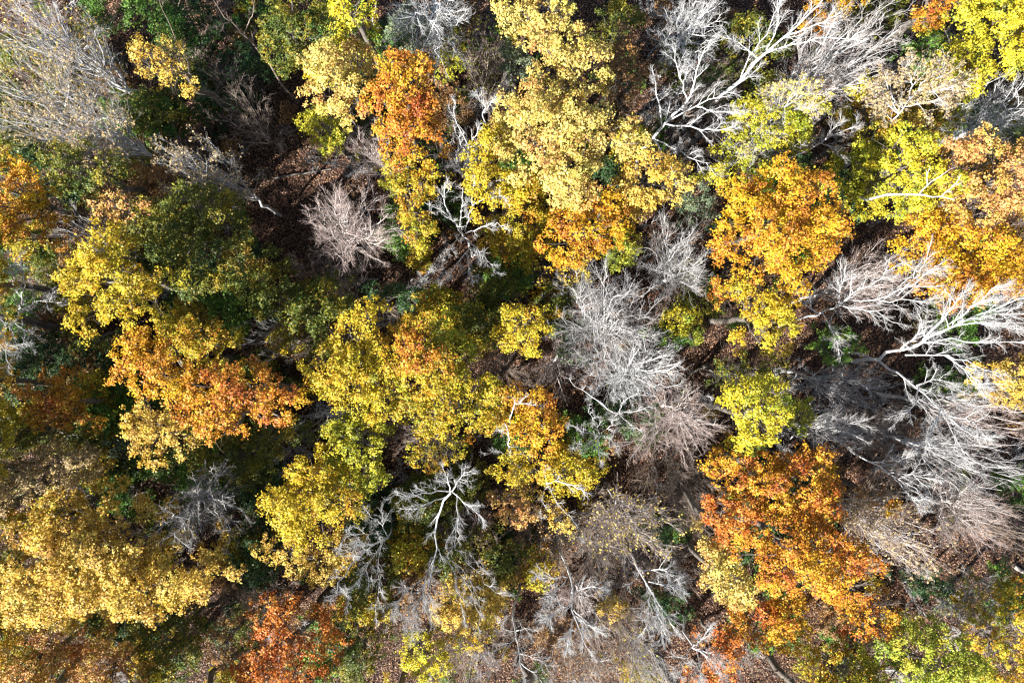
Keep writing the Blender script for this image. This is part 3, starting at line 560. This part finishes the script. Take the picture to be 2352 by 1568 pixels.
T_("leaning birch with thin tan foliage at upper right", (1920,400), [
    [(2000,320,8),(2040,285,12),(2065,262,15),(2100,220,18),(2115,190,20)], [(2065,262,15),(2050,230,17),(2035,195,19)], [(2080,245,16),(2130,235,18),(2170,225,19)],
    [(2065,262,15),(2025,228,17),(2010,222,18)], [(2100,220,18),(2140,190,20),(2160,170,20)], [(2090,230,17),(2095,180,19),(2080,155,20)], [(2100,215,18),(2150,210,20),(2185,205,20)]], 'white', m=10, dens=(6,4), r0=.17, tl=2.6, twigcol='pink', leaf='T', nleaf=3400)
T_("white dead snag with bare forks over the brilliant yellow crown", (1950,470), [
    [(2035,447,18),(2100,447,19),(2160,452,20),(2192,458,20)], [(2110,447,19),(2130,425,20),(2160,405,21),(2190,385,21)], [(2130,425,20),(2128,405,21),(2133,392,21)], [(2160,452,20),(2180,435,21),(2215,415,21)], [(2185,430,21),(2200,415,21),(2208,400,22)]], 'white', m=2, dens=(2,1), r0=.16, tl=.7)
T_("thin white-branched tree lying across the gap left of the brilliant yellow crown", (1770,400), [
    [(1825,358,11),(1860,345,13),(1895,320,15),(1950,295,17),(1975,278,17)], [(1880,330,14),(1905,335,15),(1930,352,16)], [(1835,355,12),(1838,335,14),(1855,325,15)], [(1895,320,15),(1920,290,16),(1930,275,17)], [(1860,345,13),(1910,310,15),(1960,305,16)]], 'grey', m=7, dens=(5,4), r0=.12, tl=1.6)
T_("arching white-limbed tree right of the deep yellow narrow crown", (1790,750), [
    [(1875,725,6),(1920,702,9),(1965,705,12),(2010,718,14),(2050,740,16)], [(1890,718,7),(1910,760,9),(1925,790,11)], [(1920,702,9),(1960,670,12),(2010,650,15),(2060,610,17)],
    [(2000,690,13),(2060,670,16),(2120,640,18),(2150,610,19)], [(1960,690,11),(2020,690,14),(2090,690,17),(2140,690,18)], [(2060,680,15),(2110,630,17),(2130,590,19)], [(1925,700,9),(1930,660,12),(1945,630,14)], [(1880,720,7),(1850,700,9),(1845,675,11)]], 'white', m=11, dens=(6,4), r0=.17, tl=3.0, twigcol='grey')
T_("giant white leafless tree with limbs fanning to the right edge", (1900,820), [
    [(2020,825,8),(2070,800,12),(2120,780,15),(2200,735,19),(2290,700,22),(2380,680,24)], [(2090,795,13),(2160,782,17),(2240,785,20),(2330,788,22),(2400,785,23)],
    [(2080,815,12),(2150,812,16),(2220,830,18),(2290,855,20)], [(2120,780,15),(2160,740,18),(2190,700,20),(2210,670,21)], [(2140,770,16),(2210,745,20),(2290,745,22),(2380,740,23)],
    [(2180,745,18),(2240,700,21),(2290,655,23)], [(2070,800,12),(2110,770,14),(2115,730,17)], [(2170,815,16),(2230,860,18),(2250,890,19)], [(2200,740,19),(2260,725,21),(2330,720,23)]], 'white', m=12, dens=(6,4), r0=.26, tl=3.0, rt=.01)
T_("double-stemmed white tree bending down below the giant white fan", (1930,800), [
    [(2020,830,6),(2060,860,9),(2110,890,12),(2160,940,15),(2220,990,18),(2280,1010,20)], [(2110,890,12),(2100,930,14),(2070,960,16)], [(2140,915,13),(2180,970,16),(2200,1030,18),(2210,1060,19)],
    [(2120,895,12),(2180,915,15),(2230,925,17)], [(2160,940,15),(2140,990,17),(2130,1015,18)], [(2180,955,16),(2240,970,18),(2260,1000,19)], [(2105,885,12),(2150,870,14),(2190,880,16)]], 'white', m=11, dens=(6,4), r0=.2, tl=2.6)
T_("bluish white leafless tree slanting above the right shoulder of the rust cluster", (1900,1000), [
    [(1960,1040,8),(2000,1062,11),(2050,1090,13),(2100,1120,15),(2130,1150,16)], [(2000,1062,11),(2050,1060,13),(2090,1050,15)], [(2050,1090,13),(2090,1140,15),(2110,1160,16)], [(2040,1085,13),(2090,1090,15),(2140,1100,16)]], 'white', m=9, dens=(6,5), r0=.14, tl=2.2, twigcol='grey')
T_("grey-green snag with pale crooked limbs above the rust cluster", (1790,1000), [
    [(1830,1002,9),(1880,990,12),(1930,988,14),(1985,1010,16)], [(1880,990,12),(1900,965,14),(1960,955,16)], [(1920,988,14),(1950,970,16),(1990,975,16)]], 'grey', m=7, dens=(5,4), r0=.12, tl=1.8)
T_("drooping leafless tree with long pale limbs fanning below the centre, forked twice", (1085,1040), [
    [(1035,1132,14),(1010,1160,14),(1000,1210,14),(1005,1270,15),(985,1340,17),(970,1400,18)], [(1040,1130,14),(1070,1155,16),(1110,1190,18)], [(1030,1128,14),(990,1130,16),(940,1138,18),(905,1135,19)],
    [(1035,1130,14),(1030,1105,16),(1018,1080,18)], [(1050,1135,14),(1050,1190,16),(1045,1260,18)], [(1038,1128,14),(1055,1100,16),(1068,1082,17)], [(1025,1140,14),(970,1160,16),(940,1180,17)]], 'white', m=8, dens=(6,4), r0=.17, tl=2.2, twigcol='grey')
T_("long pale drooping limbs spreading over the gold crown at the bottom", (1060,1180), [
    [(1025,1280,10),(1045,1320,13),(1055,1370,16),(1070,1430,18)], [(1055,1262,11),(1090,1310,15),(1130,1350,18),(1160,1375,20)], [(1025,1282,10),(1060,1300,14),(1090,1350,17),(1110,1420,19)], [(1045,1262,11),(1080,1270,14),(1120,1320,17)], [(1040,1290,11),(1075,1340,15),(1098,1400,18),(1098,1440,19)]], 'grey', m=8, dens=(5,4), r0=.12, tl=1.8)
T_("blue-grey leafless tree with limbs hanging toward the red-orange crown", (920,1150), [
    [(890,1235,10),(860,1250,13),(810,1290,16),(780,1340,19),(770,1370,20)], [(890,1235,10),(850,1225,14),(800,1228,17)], [(880,1240,11),(868,1300,14),(870,1350,17),(862,1400,19)], [(870,1245,12),(820,1255,15),(785,1265,17)], [(890,1232,10),(870,1195,13),(840,1178,15)], [(875,1250,12),(830,1320,16),(800,1370,18)]], 'white', m=9, dens=(6,5), r0=.15, tl=2.4, twigcol='grey')
T_("grey leafless tree with a plume of twigs pointing down above the lemon-yellow low tree", (1010,1210), [
    [(990,1280,11),(980,1320,14),(960,1380,17),(925,1440,20)], [(985,1300,12),(990,1360,15),(985,1400,17)], [(980,1320,14),(930,1360,17),(900,1400,19)], [(975,1340,14),(960,1400,18),(945,1450,20)]], 'grey', m=12, dens=(6,5), r0=.15, tl=2.6)
T_("white drooping leafless tree near the bottom right of centre, narrow plume", (1280,1230), [
    [(1305,1310,11),(1312,1360,14),(1318,1410,17),(1335,1460,19),(1350,1490,20)], [(1310,1320,12),(1270,1330,14),(1230,1325,16)], [(1312,1360,14),(1360,1345,16),(1378,1350,17)], [(1315,1385,15),(1280,1400,17),(1250,1420,18)], [(1318,1400,16),(1345,1430,18),(1370,1450,20)], [(1318,1410,17),(1310,1450,19),(1300,1480,20)], [(1300,1330,12),(1270,1370,15),(1250,1395,17)]], 'white', m=10, dens=(6,5), r0=.15, tl=2.2)
T_("white leafless tree sweeping down to the right of the narrow white plume", (1440,1200), [
    [(1455,1280,11),(1475,1310,14),(1500,1360,17),(1530,1410,19),(1560,1450,21)], [(1475,1310,14),(1520,1305,16),(1555,1330,18)], [(1490,1335,15),(1530,1345,17),(1565,1350,18)], [(1490,1345,15),(1490,1400,18),(1485,1450,20)], [(1500,1360,17),(1510,1410,19),(1520,1450,20)]], 'white', m=10, dens=(6,5), r0=.16, tl=2.4)
T_("forked dead tree on the bottom edge with crooked white top", (1195,1330), [
    [(1185,1450,13),(1190,1490,15),(1200,1540,17),(1215,1600,19)], [(1185,1450,13),(1165,1490,15),(1140,1530,17),(1090,1560,19)], [(1185,1450,13),(1160,1445,15),(1140,1430,17)], [(1185,1448,13),(1210,1440,15),(1225,1450,16)], [(1165,1480,15),(1120,1500,17),(1090,1512,18)], [(1195,1500,15),(1230,1510,17),(1260,1530,18)], [(1195,1520,16),(1240,1560,18),(1270,1600,19)]], 'grey', m=7, dens=(5,4), r0=.16, tl=1.9)
T_("white-limbed tree on the bottom edge between rust tree and striped floor", (1560,1390), [
    [(1590,1485,14),(1620,1500,16),(1650,1540,18),(1670,1570,20)], [(1590,1485,14),(1610,1470,16),(1625,1450,18)], [(1600,1490,15),(1640,1500,17),(1690,1525,19)], [(1590,1485,14),(1570,1520,16),(1555,1560,19)], [(1600,1495,15),(1610,1540,18),(1600,1580,20)]], 'white', m=9, dens=(6,5), r0=.14, tl=2.0)
T_("white crooked tree with raised arms left of the deep yellow flank crown", (1110,420), [
    [(1080,400,9),(1072,370,12),(1075,335,16),(1060,305,19),(1045,285,21)], [(1075,335,16),(1095,310,18),(1100,290,19)], [(1075,340,15),(1100,332,17),(1122,333,18)], [(1073,350,14),(1055,325,16),(1045,300,18)], [(1060,305,19),(1040,260,21),(1048,230,22)]], 'white', m=5, dens=(4,3), r0=.13, tl=1.1)
T_("short white dead top left of the gold cluster, branches like a brush", (1120,330), [
    [(1110,290,12),(1112,260,15),(1113,235,18),(1105,205,20)], [(1112,260,15),(1125,240,17),(1138,225,18)], [(1113,245,17),(1100,225,18),(1092,215,19)], [(1112,240,17),(1135,228,18),(1142,232,19)]], 'white', m=7, dens=(4,3), r0=.11, tl=.9)
T_("thick-limbed white tree with one arched branch under the deep yellow flank crown", (1085,590), [
    [(1065,545,9),(1055,525,12),(1035,500,15),(1005,480,18),(975,465,20)], [(1068,530,11),(1082,490,14),(1083,450,17),(1090,400,20)], [(1070,535,11),(1105,525,14),(1140,512,17),(1165,525,19)],
    [(1083,475,15),(1110,455,17),(1145,448,19),(1165,458,20)], [(1055,525,12),(1062,480,15),(1063,430,18)], [(1065,540,10),(1040,560,13),(1025,580,15)], [(1035,500,15),(1020,460,18),(1022,420,20)], [(1065,545,9),(1095,570,12),(1110,590,15)]], 'white', m=7, dens=(5,4), r0=.17, tl=1.6, twigcol='grey')
T_("pale broken leafless tree with dangling twigs below the arched white branch", (1100,590), [
    [(1080,570,9),(1060,590,11),(1040,620,13),(1025,645,14)], [(1080,568,9),(1105,585,12),(1130,605,14),(1140,625,15)], [(1072,580,10),(1078,620,12),(1088,650,14)]], 'white', m=8, dens=(5,4), r0=.12, tl=1.8, twigcol='grey')
T_("Y-shaped white tree with a long arm, right of the orange-gold upright crown", (1400,930), [
    [(1422,950,11),(1395,940,14),(1350,905,17),(1310,875,20)], [(1422,950,11),(1430,925,14),(1410,900,16)], [(1422,952,11),(1450,975,13),(1475,990,15)], [(1425,948,11),(1460,945,14),(1500,930,16)], [(1428,930,13),(1445,910,15),(1465,905,16)]], 'white', m=5, dens=(4,3), r0=.11, tl=1.3)
T_("white many-limbed tree over dark green leaves right of the upright crown", (1350,985), [
    [(1380,1000,9),(1372,1020,11),(1380,1060,13)], [(1378,1000,9),(1340,995,12),(1310,975,15)], [(1380,998,9),(1400,1005,12),(1430,1035,15)], [(1378,998,9),(1370,970,12),(1350,945,15)], [(1378,1000,9),(1345,1020,12),(1320,1035,14)], [(1380,998,9),(1405,975,12),(1415,950,14)]], 'white', m=8, dens=(5,4), r0=.12, tl=1.6)
T_("white dead snag left of the orange-gold upright crown", (1175,1010), [
    [(1172,1040,10),(1168,1020,13),(1165,990,17),(1158,970,19)], [(1170,1042,10),(1140,1035,13),(1110,1045,15)], [(1170,1045,10),(1190,1040,12),(1210,1045,13)], [(1165,995,16),(1150,990,17),(1140,985,18)]], 'white', m=7, dens=(3,2), r0=.12, tl=.9)
T_("thin crooked white stem curving over the orange-gold upright crown", (1160,960), [
    [(1172,972,13),(1175,945,16),(1190,925,18),(1215,905,20)], [(1185,928,18),(1205,925,19),(1225,930,20)]], 'white', m=4, dens=(3,2), r0=.09, tl=.6)
T_("pale snag rising at the lower edge of the straight-edged yellow crown", (1240,1080), [
    [(1255,1110,12),(1290,1105,15),(1330,1120,18),(1345,1132,18)], [(1258,1112,12),(1270,1140,14),(1300,1180,17),(1325,1205,19)], [(1255,1112,12),(1245,1150,14),(1245,1200,17)], [(1255,1108,12),(1252,1090,13),(1255,1075,14)]], 'white', m=6, dens=(4,3), r0=.11, tl=1.1)
T_("bright blue-white leafless fan on the left edge", (140,720), [
    [(60,710,10),(30,740,14),(20,780,18),(15,830,21)], [(60,708,10),(20,715,14),(-30,700,18)], [(55,700,10),(30,650,14),(25,610,17),(50,590,18)], [(60,705,10),(90,690,12),(125,695,14)], [(45,725,12),(10,760,16),(-20,800,19)], [(50,700,11),(60,650,14),(50,610,17)], [(50,735,12),(55,775,15),(45,800,18)]], 'white', m=10, dens=(6,4), r0=.17, tl=2.8, twigcol='grey')
T_("leaning bare trunk at the upper left, thin branches at its head", (262,172), [
    [(235,155,4),(190,118,9),(150,85,14),(110,50,19)], [(150,85,14),(120,90,17),(90,105,19)], [(190,118,9),(215,90,12),(225,60,14)], [(170,100,12),(140,60,15),(130,30,17)]], 'grey', m=7, dens=(5,4), r0=.22, tl=2.0)
T_("long leaning trunk crossing under the pinkish leafless crown", (345,395), [
    [(290,350,3),(240,315,7),(190,280,11),(150,245,15),(100,190,18)], [(190,280,11),(130,265,14),(60,250,17),(10,245,18)], [(150,245,15),(160,200,17),(150,160,18)], [(200,285,11),(240,270,14),(270,265,15)]], 'grey', m=8, dens=(5,4), r0=.22, tl=2.4, leaf='T', nleaf=500)
T_("dark slender trunk slanting through the hollow toward the top edge", (685,235), [
    [(670,220,2),(600,120,8),(530,50,14),(490,0,18)], [(560,80,11),(580,40,14),(585,0,16)], [(530,50,14),(500,60,16),(470,70,17)]], 'brown', m=4, dens=(3,2), r0=.2, tl=1.5)
T_("second dark slender trunk in the hollow, ending at the top edge", (520,300), [
    [(490,250,2),(445,165,8),(400,80,14),(365,0,18)], [(420,120,11),(390,110,14),(360,110,16)]], 'brown', m=4, dens=(3,2), r0=.16, tl=1.5)
T_("tall pale straight trunk running off the top edge", (866,125), [
    [(864,112,2),(862,60,8),(860,0,14),(858,-60,19)], [(860,0,14),(880,-30,17),(900,-50,18)]], 'grey', m=3, dens=(3,2), r0=.19, tl=1.4)
T_("slim straight trunk rising from the striped forest floor, nearer the yellow crown", (1412,1078), [
    [(1412,1090,2),(1414,1130,7),(1416,1175,11)], [(1414,1130,7),(1430,1160,10),(1440,1180,11)]], 'brown', m=4, dens=(3,2), r0=.11, tl=1.2)
T_("slim pale trunk rising from the striped forest floor, farther right", (1505,1070), [
    [(1507,1080,2),(1508,1120,7),(1510,1165,11)], [(1508,1130,8),(1490,1160,10),(1480,1180,11)]], 'grey', m=4, dens=(3,2), r0=.13, tl=1.2)
T_("dark trunk leaning across the log-strewn clearing at the bottom", (1750,1522), [
    [(1760,1530,1),(1790,1560,7),(1820,1600,13)], [(1790,1560,7),(1810,1560,9),(1830,1555,11)]], 'dark', m=3, dens=(3,2), r0=.15, tl=1.2)
T_("dark trunk leaning over the clearing at the lower right edge", (2200,1305), [
    [(2215,1312,1),(2250,1332,6),(2310,1355,12)], [(2260,1335,7),(2290,1330,10),(2320,1335,12)]], 'dark', m=3, dens=(3,2), r0=.17, tl=1.4)
T_("tan feathery leafless top above the broad thin yellow-green crown", (1760,300), [
    [(1775,285,13),(1800,250,16),(1820,215,19),(1830,190,20)], [(1790,265,15),(1840,245,18),(1880,240,19)], [(1785,270,14),(1780,230,17),(1775,195,19)], [(1775,285,13),(1740,310,15),(1720,335,16)], [(1800,250,16),(1850,215,19),(1870,205,20)]], 'grey', m=10, dens=(6,6), r0=.12, tl=2.2, twigcol='pink', leaf='GT', nleaf=900)
T_("half hidden grey limbs showing inside the reddest crown", (660,1420), [
    [(655,1440,10),(640,1460,14),(625,1452,17),(612,1462,19)], [(650,1448,12),(655,1480,15),(645,1500,17)], [(660,1440,12),(690,1440,15),(710,1430,18)]], 'white', m=5, dens=(4,3), r0=.1, tl=1.2)

# ------------------------------------------------------------------ fallen logs and the broken stub
def log(label, a, b, r, z=0.25, bark='log', stubs=2):
    rg = np.random.default_rng(len(label)); p = W(a[0], a[1], z); q = W(b[0], b[1], z if len(b) < 3 else b[2])
    P = p + (q - p) * np.linspace(0, 1, 9)[:, None]; P[1:-1] += rg.normal(0, .05, (7, 3))
    root = thing("fallen_log", label, "log", p); T = Tubes(); T.add(P, r * np.linspace(1.1, .75, 9), 10)
    V = T.V[0].reshape(9, 10, 3)
    for e, s in ((0, 1), (8, -1)):                       # closed, slightly jagged ends
        c = V[e].mean(0) + (P[min(e + 1, 8)] - P[max(e - 1, 0)]) * 0.02 * -s
        T.V.append(np.concatenate([V[e], c[None]])); k = np.arange(0, 10, 2); n = T.n; T.F.append(np.stack([np.full(5, n + 10), n + k, n + k + 1, n + (k + 2) % 10], -1)); T.n += 11
    part("trunk", T.mesh("trunk", BARK[bark], p), root)
    for i in range(stubs):
        t = rg.uniform(.2, .9); s = p + (q - p) * t; d = nrm(np.cross(q - p, [0, 0, 1]) * rg.choice([-1, 1]) + (q - p) * .4 + [0, 0, np.linalg.norm(q - p) * .5])
        S = Tubes(); S.add(s + d * np.linspace(0, rg.uniform(.6, 1.2), 4)[:, None], r * .3 * np.linspace(1, .4, 4), 5)
        part("branch_stub", S.mesh("branch_stub", BARK[bark], p), root)
log("pale fallen trunk lying at the foot of the bright clearing", (1812,864), (1885,872), .2)
log("long weathered log lying between the burnt orange and long yellow crowns", (620,862), (722,892), .22)
log("white broken trunk section poking out beside the pink-orange crown", (2150,326), (2206,300), .26, 6.0, 'white', 1)
log("short fallen log in the shade above the giant golden crown", (298,1140), (345,1126), .16)
log("grey fallen log near the lower right edge", (2328,1298), (2365,1322), .2)
log("sunlit broken trunk slanting through the dark hollow at top left", (432,158), (492,68), .24, 1.2)
log("short bleached log left of the thin olive crown", (1582,858), (1612,846), .14)
log("stubby bleached log almost touching the thin olive crown", (1622,858), (1655,866), .16)
log("thin fallen pole on the sunny slope left of centre", (826,642), (870,640), .09)
log("small grey log left of the olive and amber crown's top", (515,735), (545,745), .13)
log("dark fallen stem across the black hollow, right of the thin tan-leaved tree", (628,410), (760,388), .1, bark='dark')

# ------------------------------------------------------------------ undergrowth: saplings and bushes copied through the gaps
rgf = np.random.default_rng(77)
def proto_bush(pal, label, group, h, r, thin, seed):
    rg = np.random.default_rng(seed); root = thing("leafy_bush", label, "bush", (0, 0, 0), group)
    k = 7; Cn = np.column_stack([rg.normal(0, r * .5, k), rg.normal(0, r * .5, k), rg.uniform(.35, .9, k) * h]); R = rg.uniform(.35, .6, k) * r
    V, F, col = leaves(rg, Cn, R, 12, .1, pal, thin, 0); T = Tubes()
    T.add(np.array([limb(rg, np.array([0, 0, -.1]), c, 5, 0) for c in Cn]), np.tile(np.linspace(.045, .012, 5), (k, 1)), 4)
    part("stems", T.mesh("stems", BARK['brown']), root); part("leaves", mesh_quads("leaves", V, F, LEAF, col), root); return root
def proto_sapling(label, group, h, bark, seed):
    rg = np.random.default_rng(seed); root = thing("bare_sapling", label, "sapling", (0, 0, 0), group)
    T = Tubes(); n = 5; P, R = curves(rg, np.tile([0, 0, -.1], (n, 1)), np.column_stack([rg.normal(0, .45, (n, 2)), np.ones(n)]), rg.uniform(.6, 1, n) * h, rg.uniform(.03, .06, n), 7, .15, .1)
    T.add(P, R, 5); part("trunk", T.mesh("trunk", BARK[bark]), root); T2 = Tubes()
    grow_twigs(rg, T2, P, R, np.full(n, h * .8), 7, (5, 4), .011, 1.0, .05); part("branches", T2.mesh("branches", BARK[bark]), root); return root
def clear(x, y): return inpoly(np.array([x]), np.array([y]), np.array([(1640,860),(1900,560),(2060,480),(2110,540),(1960,640),(1840,880)]))[0] or \
    inpoly(np.array([x]), np.array([y]), np.array([(1380,1060),(1560,1060),(1560,1160),(1380,1180)]))[0] or inpoly(np.array([x]), np.array([y]), np.array([(790,1470),(910,1440),(920,1600),(760,1600)]))[0] or \
    inpoly(np.array([x]), np.array([y]), np.array([(1700,1490),(1850,1510),(1850,1600),(1650,1600)]))[0] or inpoly(np.array([x]), np.array([y]), np.array([(780,560),(960,600),(880,650),(700,640)]))[0]
def inp(x, y, p): return inpoly(np.array([x]), np.array([y]), np.array(p))[0]
def sunway(x, y): return inp(x, y, [(1640,870),(1860,850),(1830,1080),(1600,1110)]) or inp(x, y, [(1280,1180),(1560,1170),(1500,1440),(1230,1440)]) or inp(x, y, [(1500,800),(1660,780),(1640,900),(1480,920)])
ANCH = [("white trunk at the top edge",862,60),("lemon crown at the top edge",800,30),("small golden crown at top left",360,140),("round pale gold crown",780,180),("tall rust-orange crown",925,240),
 ("top gold crown",1230,40),("great gold cluster",1320,300),("deep yellow flank crown",1130,380),("orange-gold crown under the gold cluster",1360,530),("lime crown near the centre",1420,580),("round pinkish leafless tree",792,508),
 ("big white birch",1590,235),("white birch at the top edge",1780,90),("hazy grey crown at top right",1985,75),("lemon crown in the top right corner",2270,70),("tan-leaved birch",2110,200),("thin yellow-green crown",1770,310),
 ("white log stub",2178,312),("dead snag on the brilliant yellow",2140,430),("pink-orange right-edge crown",2290,420),("gold-orange right-edge crown",2250,600),("large orange and yellow crown",1790,510),("deep yellow narrow crown",1770,730),
 ("round yellow-green bush",1560,730),("fullest silvery leafless crown",1395,720),("arching white-limbed tree",1990,680),("giant white fan of limbs",2200,770),("double-stemmed white tree",2170,950),("yellow-green column crown",1740,950),
 ("pale log by the clearing",1850,868),("rust cluster's top crown",1800,1110),("rust-red lobe",1690,1195),("widest crown of the rust cluster",1850,1290),("straw-coloured crown",1660,1330),("fiery orange spray",2047,1168),("hazy tan-grey crown at lower right",2090,1255),
 ("lime crown at the bottom right",2140,1520),("striped forest floor",1470,1120),("straight-edged yellow crown",1260,1080),("forked dead tree at the bottom",1185,1460),("narrow white plume",1320,1410),("lemon low tree at the bottom",965,1510),("gold crown with drooping limbs",1080,1390),
 ("drooping forked leafless tree",1035,1150),("orange-hearted yellow crown",960,840),("long yellow crown",790,860),("lumpy small yellow crown",1205,760),("pale olive-gold crown",1040,940),("bright yellow crown at left of centre",720,1150),("red-orange crown at the bottom",650,1480),
 ("giant golden crown",260,1290),("wispy tree over the golden crown",440,1190),("burnt orange crown",560,920),("gold-orange crown of the pair",340,850),("golden hanging crown",350,1010),("compact orange crown",120,920),("lumpy sunlit yellow crown at left",260,640),
 ("wide shaded olive crown",430,560),("orange crown on the left edge",40,460),("hazy leafless crown at upper left",80,220),("bluish white left-edge fan",40,700),("pinkish tan left-edge crown",20,1110),("long log between two crowns",670,875),("top left corner",30,30),("bottom left corner",40,1540)]
SEEN = {}
def place_label(o, kind, p, z):
    X = 1176 + p[0] / (K * (HC - z)) * 1176; Y = 784 - p[1] / (K * (HC - z)) * 1176
    for a in sorted(ANCH, key=lambda a: math.hypot(a[1] - X, a[2] - Y))[:5]:
        dx, dy = X - a[1], Y - a[2]
        d = ("right of" if dx > 0 else "left of") if abs(dx) > abs(dy) else ("below" if dy > 0 else "above")
        if math.hypot(dx, dy) < 28: d = "beside"
        l = f"{kind} {d} the {a[0]}"
        if l not in SEEN: break
    else: l = f"{kind} among others {d} the {a[0]}"
    SEEN[l] = 1; o['label'] = l
def scatter(protos, n, zmax, smin, smax, wx=None):
    c = 0; used = set()
    while c < n:
        X, Y = rgf.uniform(20, 2330), rgf.uniform(20, 1548)
        p = W(X, Y, 0); k = int(rgf.integers(len(protos))); s = rgf.uniform(smin, smax); rz = rgf.uniform(0, 6.28)
        top = (1176 + (X - 1176) * HC / (HC - zmax), 784 + (Y - 784) * HC / (HC - zmax))
        if clear(X, Y) or (wx and sunway(*top)) or (570 < X < 760 and 330 < Y < 620 and zmax < 6) or (wx and (clear(*top) or rgf.random() > wx(*top))): continue
        if k not in used: protos[k].location = tuple(p); protos[k].rotation_euler = (0, 0, rz); protos[k].scale = (s, s, s); used.add(k); o = protos[k]; o['k'] = o['label']
        else: o = dup(protos[k], p, rz, s)
        place_label(o, o['k'], p, zmax)
        c += 1
def proto_under(pal, label, h, r, thin, seed):
    rg = np.random.default_rng(seed); root = thing("understory_tree", label, "tree", (0, 0, 0), "low leafy trees under the canopy")
    k = 15; a = rg.uniform(0, 6.28, k); q = np.sqrt(rg.random(k)) * r
    Cn = np.column_stack([q * np.cos(a), q * np.sin(a), h - (q / r) ** 2 * h * .3 - rg.uniform(.2, 1.6, k)]); R = rg.uniform(.55, .95, k) * r * .42
    V, F, col = leaves(rg, Cn, R, 18, .095, pal, thin, .6); T = Tubes(); f = np.array([0, 0, h * .45])
    T.add(limb(rg, np.array([0, 0, -.2]), f, 6, 0), np.linspace(.11, .08, 6), 7); T.add(np.array([limb(rg, f, c, 6) for c in Cn]), np.tile(np.linspace(.05, .012, 6), (k, 1)), 4)
    part("trunk", T.mesh("trunk", BARK['dark']), root); part("crown", mesh_quads("crown", V, F, LEAF, col), root); return root
def wleft(x, y):
    if 560 < x < 720 and 150 < y < 620: return .1
    return .9 if x < 760 else (.5 if x < 1300 else .28)
us = "-leaved low tree"
scatter([proto_under('G', "dark green" + us, 8, 2.3, .1, 41), proto_under('DG', "deep green" + us, 7, 2.6, .1, 42), proto_under('OL', "olive" + us, 9, 2.5, .1, 43),
         proto_under('OL', "bronze" + us, 7.5, 2.2, .2, 44), proto_under('YO', "yellowish" + us, 8, 2.0, .25, 45), proto_under('BR', "brown" + us, 7, 2.2, .3, 46)], 170, 7, .75, 1.35, wleft)
gb = "bushes of the forest undergrowth"
scatter([proto_bush('G', "green-leaved undergrowth bush", gb, 2.6, 1.2, .1, 5),
         proto_bush('OL', "olive-green undergrowth bush", gb, 3.2, 1.3, .2, 6),
         proto_bush('BR', "brown-leaved undergrowth bush", gb, 2.4, 1.1, .3, 7),
         proto_bush('YO', "yellow-leaved undergrowth bush", gb, 3.0, 1.1, .35, 8)], 200, 3, .7, 1.6)
gs = "leafless saplings of the undergrowth"
scatter([proto_sapling("small brown leafless sapling", gs, 4.5, 'brown', 15),
         proto_sapling("taller brown leafless sapling", gs, 5.0, 'brown', 16),
         proto_sapling("grey leafless sapling", gs, 4.0, 'grey', 17)], 200, 5, .7, 1.6)

# ------------------------------------------------------------------ trees added just outside the frame so that their shadows fall into it
src = [o for o in bpy.data.objects if o.get('label', '').startswith(("burnt orange crown", "bright yellow crown at the foot", "golden crown hanging below"))]
for i, (x, y) in enumerate([(-200,620),(-190,740),(-200,900),(-190,1060),(-200,1220),(-190,1380),(-190,1540),(-120,1740),(100,1770),(330,1760),(580,1770),(860,1780),(1200,1800),(1650,1790),(2000,1780),(-430,1000),(-420,1300)]):
    o = dup(src[i % len(src)], W(x, y, 21) * [1, 1, 0], rgf.uniform(0, 6.28), rgf.uniform(1.0, 1.15), "unseen autumn-coloured tree added beyond the frame to throw its shadow into view")
    o['group'] = "unseen trees added beyond the frame for their shadows"

for o in bpy.data.objects:
    if 'k' in o: del o['k']
